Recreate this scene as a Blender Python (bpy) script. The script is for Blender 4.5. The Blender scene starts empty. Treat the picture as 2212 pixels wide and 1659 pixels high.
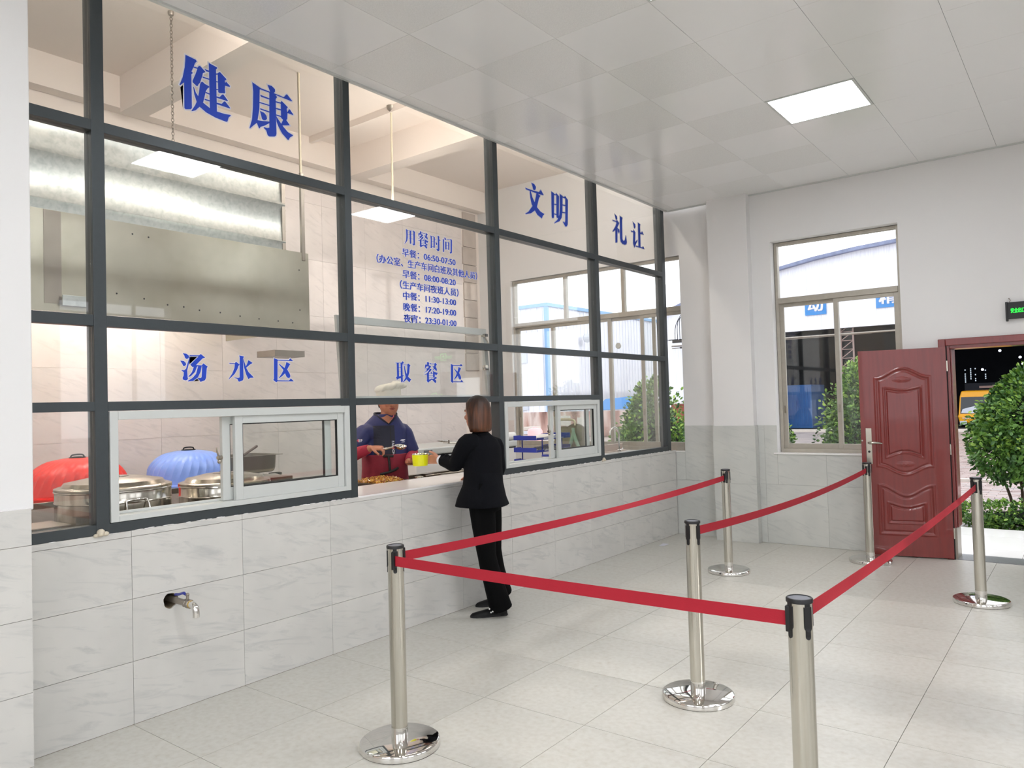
import bpy, math, random
import numpy as np
from mathutils import Vector, Matrix
from mathutils.bvhtree import BVHTree
from mathutils.geometry import tessellate_polygon
R = math.radians
random.seed(7); rng = np.random.default_rng(7)
SC = bpy.context.scene
COL = SC.collection

# ---------------------------------------------------------------- camera
cd = bpy.data.cameras.new('camera'); cam = bpy.data.objects.new('camera', cd); COL.objects.link(cam)
cd.sensor_fit = 'HORIZONTAL'; cd.sensor_width = 36.0
cd.lens = 1627.5 / 2212 * 36.0
yaw, pit, rol = 0.657045, 0.0271884, -0.0286075
Fv = Vector((-math.sin(yaw)*math.cos(pit), math.cos(yaw)*math.cos(pit), math.sin(pit)))
Rt = Vector((math.cos(yaw), math.sin(yaw), 0)); Up = Rt.cross(Fv)
R2 = Rt*math.cos(rol) + Up*math.sin(rol); U2 = -Rt*math.sin(rol) + Up*math.cos(rol)
mw = Matrix.Identity(4)
for i in range(3):
    mw[i][0] = R2[i]; mw[i][1] = U2[i]; mw[i][2] = -Fv[i]
mw[0][3], mw[1][3], mw[2][3] = 4.0, 0.0, 1.6
cam.matrix_world = mw
cd.clip_end = 300; cd.clip_start = 0.05
SC.camera = cam

# ---------------------------------------------------------------- world, sun, exposure
w = bpy.data.worlds.new('overcast_sky'); SC.world = w; w.use_nodes = True
bgn = w.node_tree.nodes['Background']; bgn.inputs[0].default_value = (0.93, 0.95, 1.0, 1); bgn.inputs[1].default_value = 2.3
sd = bpy.data.lights.new('sun', 'SUN'); sd.energy = 1.3; sd.angle = R(1.6); sd.color = (1.0, 0.96, 0.92)
so = bpy.data.objects.new('sun', sd); COL.objects.link(so)
so.rotation_euler = Vector((0.914, 0.03, 0.405)).to_track_quat('Z', 'Y').to_euler()
so.location = (20, 3, 12)
SC.view_settings.view_transform = 'Standard'; SC.view_settings.look = 'None'
SC.view_settings.exposure = 0.08; SC.view_settings.gamma = 1.0
SC.view_settings.use_curve_mapping = False
SC.cycles.use_denoising = True
SC.cycles.max_bounces = 9; SC.cycles.adaptive_threshold = 0.02; SC.cycles.transparent_max_bounces = 24; SC.cycles.diffuse_bounces = 5
LAMP = 26.5       # emission of the ceiling light panels
KLAMP = 88.0      # emission of the pendant and of the added, unseen kitchen tubes

# ---------------------------------------------------------------- materials
def lin(c):
    return tuple(((v/255)/12.92 if v/255 <= 0.04045 else (((v/255)+0.055)/1.055)**2.4) for v in c)
MT = {}
def M(name, c, rough=0.5, metal=0.0, var=0.04, scale=8.0, spec=0.5, bump=0.0, bscale=60.0, alpha=None, trans=0.0, coat=0.0, stretch=None, vgen=False):
    if name in MT: return MT[name]
    m = bpy.data.materials.new(name); m.use_nodes = True; nt = m.node_tree; N = nt.nodes; L = nt.links
    b = N['Principled BSDF']; b.inputs['Roughness'].default_value = rough; b.inputs['Metallic'].default_value = metal
    b.inputs['Specular IOR Level'].default_value = spec; b.inputs['Coat Weight'].default_value = coat
    if trans: b.inputs['Transmission Weight'].default_value = trans
    c = lin(c)
    geo = N.new('ShaderNodeNewGeometry'); mp = N.new('ShaderNodeMapping'); L.new(geo.outputs['Position'], mp.inputs[0])
    if stretch: mp.inputs['Scale'].default_value = stretch
    nz = N.new('ShaderNodeTexNoise'); nz.inputs['Scale'].default_value = scale; nz.inputs['Detail'].default_value = 4
    L.new(mp.outputs[0], nz.inputs['Vector'])
    mx = N.new('ShaderNodeMix'); mx.data_type = 'RGBA'
    mx.inputs[6].default_value = (*[v*(1-var*1.6) for v in c], 1); mx.inputs[7].default_value = (*[min(1, v*(1+var*1.6)) for v in c], 1)
    L.new(nz.outputs['Fac'], mx.inputs[0]); L.new(mx.outputs[2], b.inputs['Base Color'])
    if bump:
        n2 = N.new('ShaderNodeTexNoise'); n2.inputs['Scale'].default_value = bscale; n2.inputs['Detail'].default_value = 3
        L.new(mp.outputs[0], n2.inputs['Vector'])
        bp = N.new('ShaderNodeBump'); bp.inputs['Strength'].default_value = bump; bp.inputs['Distance'].default_value = 0.01
        L.new(n2.outputs['Fac'], bp.inputs['Height']); L.new(bp.outputs[0], b.inputs['Normal'])
    MT[name] = m
    return m
def emis(name, c, s):
    m = bpy.data.materials.new(name); m.use_nodes = True; b = m.node_tree.nodes['Principled BSDF']
    c = lin(c); b.inputs['Base Color'].default_value = (*c, 1)
    b.inputs['Emission Color'].default_value = (*c, 1); b.inputs['Emission Strength'].default_value = s
    MT[name] = m; return m
def glass(name, tint=(0.96, 0.98, 0.97), refl=1.0, dirt=0.0):
    m = bpy.data.materials.new(name); m.use_nodes = True; nt = m.node_tree; N = nt.nodes; L = nt.links
    N.remove(N['Principled BSDF']); out = N['Material Output']
    tr = N.new('ShaderNodeBsdfTransparent'); tr.inputs[0].default_value = (*tint, 1)
    gl = N.new('ShaderNodeBsdfGlossy'); gl.inputs['Roughness'].default_value = 0.02; gl.inputs[0].default_value = (refl, refl, refl, 1)
    fr = N.new('ShaderNodeFresnel'); gb = N.new('ShaderNodeNewGeometry')   # same reflectance from either side of the sheet
    ir = N.new('ShaderNodeMath'); ir.operation = 'MULTIPLY_ADD'; ir.inputs[1].default_value = 1/1.5-1.5; ir.inputs[2].default_value = 1.5
    L.new(gb.outputs['Backfacing'], ir.inputs[0]); L.new(ir.outputs[0], fr.inputs[0])
    mx = N.new('ShaderNodeMixShader'); L.new(fr.outputs[0], mx.inputs[0]); L.new(tr.outputs[0], mx.inputs[1]); L.new(gl.outputs[0], mx.inputs[2])
    last = mx
    if dirt:
        df = N.new('ShaderNodeBsdfDiffuse'); df.inputs[0].default_value = (0.8, 0.8, 0.8, 1)
        nz = N.new('ShaderNodeTexNoise'); nz.inputs['Scale'].default_value = 2.5; geo = N.new('ShaderNodeNewGeometry'); L.new(geo.outputs['Position'], nz.inputs['Vector'])
        ml = N.new('ShaderNodeMath'); ml.operation = 'MULTIPLY'; ml.inputs[1].default_value = dirt*2; L.new(nz.outputs['Fac'], ml.inputs[0])
        m2 = N.new('ShaderNodeMixShader'); L.new(ml.outputs[0], m2.inputs[0]); L.new(mx.outputs[0], m2.inputs[1]); L.new(df.outputs[0], m2.inputs[2]); last = m2
    L.new(last.outputs[0], out.inputs[0]); MT[name] = m; return m
def marble(name, base, vein, rot, rough=0.22, warm=None, amt=0.55):
    """pale stone-look porcelain: short streaky veins along one direction, different on each tile"""
    m = bpy.data.materials.new(name); m.use_nodes = True; nt = m.node_tree; N = nt.nodes; L = nt.links
    b = N['Principled BSDF']; b.inputs['Roughness'].default_value = rough
    geo = N.new('ShaderNodeNewGeometry'); oi = N.new('ShaderNodeObjectInfo')
    cm = N.new('ShaderNodeCombineXYZ'); ml = N.new('ShaderNodeMath'); ml.operation = 'MULTIPLY'; ml.inputs[1].default_value = 37.0
    L.new(oi.outputs['Random'], ml.inputs[0])
    for k in range(3): L.new(ml.outputs[0], cm.inputs[k])
    ad = N.new('ShaderNodeVectorMath'); ad.operation = 'ADD'; L.new(geo.outputs['Position'], ad.inputs[0]); L.new(cm.outputs[0], ad.inputs[1])
    mp = N.new('ShaderNodeVectorRotate'); mp.rotation_type = 'EULER_XYZ'; mp.inputs['Rotation'].default_value = rot
    L.new(ad.outputs[0], mp.inputs['Vector'])
    sc = N.new('ShaderNodeMapping'); sc.inputs['Scale'].default_value = (3.2, 3.2, 17); L.new(mp.outputs[0], sc.inputs[0])
    n1 = N.new('ShaderNodeTexNoise'); n1.inputs['Scale'].default_value = 1.0; n1.inputs['Detail'].default_value = 6; n1.inputs['Distortion'].default_value = 1.3; n1.inputs['Roughness'].default_value = 0.62
    L.new(sc.outputs[0], n1.inputs['Vector'])
    r1 = N.new('ShaderNodeValToRGB'); r1.color_ramp.elements[0].position = 0.52; r1.color_ramp.elements[0].color = (0, 0, 0, 1)
    r1.color_ramp.elements[1].position = 0.72; r1.color_ramp.elements[1].color = (1, 1, 1, 1); L.new(n1.outputs['Fac'], r1.inputs[0])
    n2 = N.new('ShaderNodeTexNoise'); n2.inputs['Scale'].default_value = 3.0; n2.inputs['Detail'].default_value = 3; L.new(ad.outputs[0], n2.inputs['Vector'])
    mu = N.new('ShaderNodeMath'); mu.operation = 'MULTIPLY'; L.new(r1.outputs[0], mu.inputs[0]); L.new(n2.outputs['Fac'], mu.inputs[1])
    m3 = N.new('ShaderNodeMath'); m3.operation = 'MULTIPLY'; m3.inputs[1].default_value = amt*2; L.new(mu.outputs[0], m3.inputs[0])
    mx = N.new('ShaderNodeMix'); mx.data_type = 'RGBA'; mx.inputs[6].default_value = (*lin(base), 1); mx.inputs[7].default_value = (*lin(vein), 1)
    L.new(m3.outputs[0], mx.inputs[0])
    m4 = N.new('ShaderNodeMix'); m4.data_type = 'RGBA'; m4.blend_type = 'MULTIPLY'; m4.inputs[0].default_value = 1
    r2 = N.new('ShaderNodeValToRGB'); r2.color_ramp.elements[0].color = (0.9, 0.905, 0.91, 1); r2.color_ramp.elements[1].color = (1, 1, 1, 1)
    r2.color_ramp.elements[0].position = 0.3; r2.color_ramp.elements[1].position = 0.65
    L.new(n2.outputs['Fac'], r2.inputs[0]); L.new(mx.outputs[2], m4.inputs[6]); L.new(r2.outputs[0], m4.inputs[7]); L.new(m4.outputs[2], b.inputs['Base Color'])
    MT[name] = m; return m
def ramp_mat(name, stops, scale, rough=0.6, stretch=(1, 1, 1), metal=0.0, bump=0.0, detail=5, dist=0.0, trans=0.0, random_obj=False, coat=0.0):
    m = bpy.data.materials.new(name); m.use_nodes = True; nt = m.node_tree; N = nt.nodes; L = nt.links
    b = N['Principled BSDF']; b.inputs['Roughness'].default_value = rough; b.inputs['Metallic'].default_value = metal
    b.inputs['Coat Weight'].default_value = coat
    if trans: b.inputs['Transmission Weight'].default_value = trans
    geo = N.new('ShaderNodeNewGeometry'); mp = N.new('ShaderNodeMapping'); mp.inputs['Scale'].default_value = stretch
    if random_obj:
        oi = N.new('ShaderNodeObjectInfo'); ml = N.new('ShaderNodeMath'); ml.operation = 'MULTIPLY'; ml.inputs[1].default_value = 31.0; L.new(oi.outputs['Random'], ml.inputs[0])
        ad = N.new('ShaderNodeVectorMath'); ad.operation = 'ADD'; L.new(geo.outputs['Position'], ad.inputs[0]); L.new(ml.outputs[0], ad.inputs[1]); L.new(ad.outputs[0], mp.inputs[0])
    else: L.new(geo.outputs['Position'], mp.inputs[0])
    nz = N.new('ShaderNodeTexNoise'); nz.inputs['Scale'].default_value = scale; nz.inputs['Detail'].default_value = detail; nz.inputs['Distortion'].default_value = dist
    L.new(mp.outputs[0], nz.inputs['Vector'])
    r = N.new('ShaderNodeValToRGB'); el = r.color_ramp.elements
    while len(el) < len(stops): el.new(0.5)
    for e, (p, c) in zip(el, stops): e.position = p; e.color = (*lin(c), 1)
    L.new(nz.outputs['Fac'], r.inputs[0]); L.new(r.outputs[0], b.inputs['Base Color'])
    if bump:
        bp = N.new('ShaderNodeBump'); bp.inputs['Strength'].default_value = bump; bp.inputs['Distance'].default_value = 0.01
        L.new(nz.outputs['Fac'], bp.inputs['Height']); L.new(bp.outputs[0], b.inputs['Normal'])
    MT[name] = m; return m

marble('tile_serving', (213, 211, 206), (162, 166, 167), (R(13), 0, 0), amt=0.42)
marble('tile_far', (206, 207, 202), (168, 172, 171), (0, R(-18), 0), amt=0.42)
marble('tile_kitchen', (228, 219, 215), (190, 183, 181), (R(20), 0, 0), rough=0.3, amt=0.45)
ramp_mat('tile_floor', [(0.0, (172, 160, 138)), (0.36, (192, 189, 180)), (0.6, (199, 197, 189)), (1.0, (206, 204, 198))], 34, rough=0.33, bump=0.02, random_obj=True)
M('grout', (120, 106, 86), 0.9)
M('grout_floor', (132, 112, 84), 0.9)
M('plaster', (228, 227, 226), 0.85, var=0.012, scale=1.5)
M('plaster_kitchen', (236, 226, 218), 0.85, var=0.015, scale=1.2)
M('ceiling_panel', (243, 243, 243), 0.16, var=0.012, scale=0.8)
M('dark_frame', (66, 72, 75), 0.38, 0.35, var=0.05, scale=30)
M('white_alu', (205, 208, 205), 0.38, 0.1, var=0.02)
M('old_alu', (176, 170, 158), 0.45, 0.25, var=0.08, scale=20)
M('rubber', (22, 22, 23), 0.6)
M('black_plastic', (18, 18, 20), 0.42)
M('grey_cap', (112, 114, 122), 0.4)
ramp_mat('brushed_steel', [(0.0, (140, 136, 126)), (0.5, (198, 194, 184)), (1.0, (228, 226, 218))], 30, rough=0.15, stretch=(1, 1, 0.03), metal=0.95)
M('mirror_steel', (226, 224, 220), 0.05, 1.0, var=0.01)
M('steel', (178, 172, 160), 0.22, 1.0, var=0.05, scale=10)
M('steel_dull', (158, 150, 140), 0.38, 0.9, var=0.08, scale=12)
ramp_mat('galvanised', [(0.0, (140, 146, 146)), (0.45, (182, 188, 186)), (1.0, (212, 216, 212))], 26, rough=0.34, metal=0.75, detail=6, dist=0.6)
ramp_mat('hood_steel', [(0.0, (150, 142, 120)), (0.5, (186, 182, 166)), (1.0, (206, 202, 186))], 3.0, rough=0.3, metal=0.8, detail=6)
M('red_belt', (172, 20, 42), 0.75, var=0.03, scale=60, bump=0.1, bscale=300)
M('vinyl_blue', (16, 64, 188), 0.45, var=0.02); M('vinyl_white', (222, 222, 232), 0.5, var=0.01)
ramp_mat('door_red', [(0.0, (104, 32, 30)), (0.5, (124, 40, 36)), (1.0, (134, 46, 42))], 4, rough=0.3, stretch=(9, 9, 0.7), bump=0.05, coat=0.4)
M('white_stone', (236, 234, 232), 0.16, var=0.01)
M('granite', (118, 120, 122), 0.3, var=0.3, scale=90)
M('dark_interior', (24, 26, 30), 0.9)
glass('partition_glass', (0.97, 0.975, 0.97), 1.0, 0.012)
glass('window_glass', (0.96, 0.97, 0.965), 1.0, 0.012)
glass('clear_glass', (0.97, 0.985, 0.98))
emis('panel_light', (247, 250, 255), LAMP); emis('kitchen_light', (255, 244, 232), KLAMP)
emis('kitchen_light_soft', (255, 244, 232), 26.0)
emis('exit_green', (30, 255, 70), 1.6)
emis('far_lamp', (230, 235, 255), 9.0)

# ---------------------------------------------------------------- mesh builder
class MB:
    def __init__(s): s.v = []; s.f = []
    def add(s, vs, fs):
        o = len(s.v); s.v += [tuple(p) for p in vs]; s.f += [tuple(i+o for i in f) for f in fs]; return s
    def box(s, x0, x1, y0, y1, z0, z1):
        x0, x1 = sorted((x0, x1)); y0, y1 = sorted((y0, y1)); z0, z1 = sorted((z0, z1))
        return s.add([(x0,y0,z0),(x1,y0,z0),(x1,y1,z0),(x0,y1,z0),(x0,y0,z1),(x1,y0,z1),(x1,y1,z1),(x0,y1,z1)],
                     [(0,3,2,1),(4,5,6,7),(0,1,5,4),(1,2,6,5),(2,3,7,6),(3,0,4,7)])
    def rings(s, rs, closed=True, caps=True):
        n = len(rs[0]); o = []
        vs = [p for r in rs for p in r]; fs = []
        for i in range(len(rs)-1):
            for j in range(n if closed else n-1):
                a = i*n+j; b = i*n+(j+1) % n; fs.append((a, b, b+n, a+n))
        if caps: fs.append(tuple(range(n-1, -1, -1))); k = (len(rs)-1)*n; fs.append(tuple(range(k, k+n)))
        return s.add(vs, fs)
    def lathe(s, c, prof, n=32, caps=True, axis=(0, 0, 1)):
        az = Vector(axis).normalized(); ax = az.orthogonal().normalized() if abs(az.z) < 0.999 else Vector((1, 0, 0)); ay = az.cross(ax); c = Vector(c)
        return s.rings([[c + az*z + (ax*math.cos(2*math.pi*k/n) + ay*math.sin(2*math.pi*k/n))*r for k in range(n)] for r, z in prof], caps=caps)
    def cyl(s, p0, p1, r0, r1=None, n=16, caps=True):
        p0, p1 = Vector(p0), Vector(p1); d = p1-p0
        return s.lathe(p0, [(r0, 0), (r0 if r1 is None else r1, d.length)], n, caps, d)
    def tube(s, path, rad, n=12, k=4, flat=1.0, side=None):
        """smooth tube through path; rad one value per point; flat squeezes one axis"""
        P = [Vector(p) for p in path]; rad = [rad]*len(P) if isinstance(rad, (int, float)) else list(rad)
        pts, rr = [], []
        for i in range(len(P)-1):
            p0 = P[max(i-1, 0)]; p1 = P[i]; p2 = P[i+1]; p3 = P[min(i+2, len(P)-1)]
            for j in range(k):
                t = j/k; t2 = t*t; t3 = t2*t
                pts.append(0.5*((2*p1)+(p2-p0)*t+(2*p0-5*p1+4*p2-p3)*t2+(-p0+3*p1-3*p2+p3)*t3)); rr.append(rad[i]*(1-t)+rad[i+1]*t)
        pts.append(P[-1]); rr.append(rad[-1])
        T = [(pts[min(i+1, len(pts)-1)]-pts[max(i-1, 0)]).normalized() for i in range(len(pts))]
        a = Vector(side) if side is not None else T[0].orthogonal()
        rs = []
        for p, t, r in zip(pts, T, rr):
            a = (a - t*a.dot(t)).normalized(); b = t.cross(a)
            rs.append([p + (a*math.cos(2*math.pi*q/n) + b*math.sin(2*math.pi*q/n)*flat)*r for q in range(n)])
        return s.rings(rs)
    def ball(s, c, rx, ry=None, rz=None, n=16, m=10, ax=None):
        ry = rx if ry is None else ry; rz = rx if rz is None else rz; c = Vector(c)
        X, Y, Z = ax if ax else (Vector((1,0,0)), Vector((0,1,0)), Vector((0,0,1)))
        rs = []
        for i in range(1, m):
            t = math.pi*i/m; zz = -math.cos(t); q = math.sin(t)
            rs.append([c + X*(rx*q*math.cos(2*math.pi*k/n)) + Y*(ry*q*math.sin(2*math.pi*k/n)) + Z*(rz*zz) for k in range(n)])
        return s.rings(rs)
    def prism(s, poly, to3, depth):
        """poly: 2-D outline; to3(u, v, w) -> 3-D"""
        n = len(poly); tri = tessellate_polygon([[Vector((u, v, 0)) for u, v in poly]])
        vs = [to3(u, v, 0) for u, v in poly] + [to3(u, v, depth) for u, v in poly]
        fs = [(a, b, c) for a, b, c in tri] + [(c+n, b+n, a+n) for a, b, c in tri] + [(i, (i+1) % n, (i+1) % n+n, i+n) for i in range(n)]
        return s.add(vs, fs)
    def mesh(s, name, org=(0, 0, 0), smooth=None, fixn=False):
        me = bpy.data.meshes.new(name); v = np.array(s.v, float) - np.array(org); me.from_pydata(v.tolist(), [], s.f); me.update()
        if fixn:
            import bmesh
            b = bmesh.new(); b.from_mesh(me); bmesh.ops.recalc_face_normals(b, faces=b.faces); b.to_mesh(me); b.free()
        if smooth is not None:
            me.shade_smooth(); me.set_sharp_from_angle(angle=R(smooth))
        return me
    def build(s, name, mat, parent=None, smooth=None, bevel=0, fixn=True, kind=None, seg=2):
        org = absloc(parent) if parent else (0, 0, 0)
        me = s.mesh(name, org, smooth, fixn); return obj(name, me, mat, parent, bevel, kind, seg)
def absloc(o):
    v = Vector((0, 0, 0))
    while o: v += o.location; o = o.parent
    return v
def obj(name, me, mat=None, parent=None, bevel=0, kind=None, seg=2):
    o = bpy.data.objects.new(name, me); COL.objects.link(o)
    if mat:
        me.materials.clear(); me.materials.append(MT[mat] if isinstance(mat, str) else mat)
    if parent: o.parent = parent
    if bevel:
        b = o.modifiers.new('bevel', 'BEVEL'); b.width = bevel; b.segments = seg; b.limit_method = 'ANGLE'; b.angle_limit = R(40)
    if kind: o['kind'] = kind
    return o
def tag(o, label, cat, group=None, kind=None):
    o['label'] = label; o['category'] = cat
    if group: o['group'] = group
    if kind: o['kind'] = kind
    return o
def thing(name, label, cat, loc=(0, 0, 0), group=None):
    o = bpy.data.objects.new(name, None); COL.objects.link(o); o.location = loc; o.empty_display_size = 0.1
    return tag(o, label, cat, group)
def structE(name, loc=(0, 0, 0)):
    o = bpy.data.objects.new(name, None); COL.objects.link(o); o.location = loc; o['kind'] = 'structure'; o.empty_display_size = 0.1
    return o
def B(*a): return MB().box(*a)
def subtract(rects, h):
    out = []
    for (a, b, c, d) in rects:
        u0, u1, v0, v1 = h
        if u1 <= a or u0 >= b or v1 <= c or v0 >= d: out.append((a, b, c, d)); continue
        if u0 > a: out.append((a, u0, c, d))
        if u1 < b: out.append((u1, b, c, d))
        m0, m1 = max(a, u0), min(b, u1)
        if v0 > c: out.append((m0, m1, c, v0))
        if v1 < d: out.append((m0, m1, v1, d))
    return out
TILEM = {}
def tiles(parent, axis, plane, us, vs, mat, thick=0.008, gap=0.0016, holes=(), name='tile', outward=1):
    """axis 'x': face plane X=plane, u=Y, v=Z; 'y': plane Y, u=X, v=Z; 'z': plane Z, u=X, v=Y. outward = sign of the face normal"""
    n = 0
    for i in range(len(us)-1):
        for j in range(len(vs)-1):
            rc = [(us[i], us[i+1], vs[j], vs[j+1])]
            for h in holes: rc = subtract(rc, h)
            for a, b, c, d in rc:
                if b-a < 0.012 or d-c < 0.012: continue
                du, dv = round(b-a-gap, 4), round(d-c-gap, 4); key = (axis, du, dv, thick, outward, mat)
                if key not in TILEM:
                    t = thick*outward
                    bb = {'x': (-t, 0, -du/2, du/2, -dv/2, dv/2), 'y': (-du/2, du/2, -t, 0, -dv/2, dv/2), 'z': (-du/2, du/2, -dv/2, dv/2, -t, 0)}[axis]
                    me = B(*bb).mesh('tile_mesh', (0, 0, 0)); me.materials.append(MT[mat]); TILEM[key] = me
                o = bpy.data.objects.new(name, TILEM[key]); COL.objects.link(o); o.parent = parent
                cu, cv = (a+b)/2, (c+d)/2
                o.location = Vector({'x': (plane, cu, cv), 'y': (cu, plane, cv), 'z': (cu, cv, plane)}[axis]) - absloc(parent)
                n += 1
    return n
def grid(start, step, lo, hi):
    k = math.floor((lo-start)/step); out = [lo]; x = start + k*step
    while x < hi - 1e-6:
        if x > lo + 1e-4: out.append(round(x, 4))
        x += step
    return out + [hi]
def remesh(mb, name, voxel, mat, parent, smooth_it=6, sfac=0.6):
    """weld overlapping closed pieces into one continuous skin"""
    org = absloc(parent) if parent else Vector((0, 0, 0))
    me = mb.mesh(name, org, None, True)
    t = bpy.data.objects.new('tmp', me); COL.objects.link(t)
    r = t.modifiers.new('r', 'REMESH'); r.mode = 'VOXEL'; r.voxel_size = voxel; r.use_smooth_shade = True
    sm = t.modifiers.new('s', 'SMOOTH'); sm.factor = sfac; sm.iterations = smooth_it
    dg = bpy.context.evaluated_depsgraph_get(); nm = bpy.data.meshes.new_from_object(t.evaluated_get(dg))
    bpy.data.objects.remove(t); nm.name = name; nm.shade_smooth()
    return obj(name, nm, mat, parent)
def text_mesh(s, size, offset=0.0, smear=(0,), spacing=1.0, align='LEFT'):
    c = bpy.data.curves.new('t', 'FONT'); c.body = s; c.size = size; c.offset = offset; c.space_character = spacing; c.align_x = align; c.resolution_u = 3
    t = bpy.data.objects.new('t', c); COL.objects.link(t)
    dg = bpy.context.evaluated_depsgraph_get(); me = bpy.data.meshes.new_from_object(t.evaluated_get(dg))
    v = np.array([p.co[:] for p in me.vertices]) if len(me.vertices) else np.zeros((0, 3)); f = [tuple(p.vertices) for p in me.polygons]
    bpy.data.objects.remove(t); bpy.data.curves.remove(c)
    mb = MB()
    for dx in smear: mb.add((v + [dx, 0, 0]).tolist(), f)
    return mb
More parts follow.
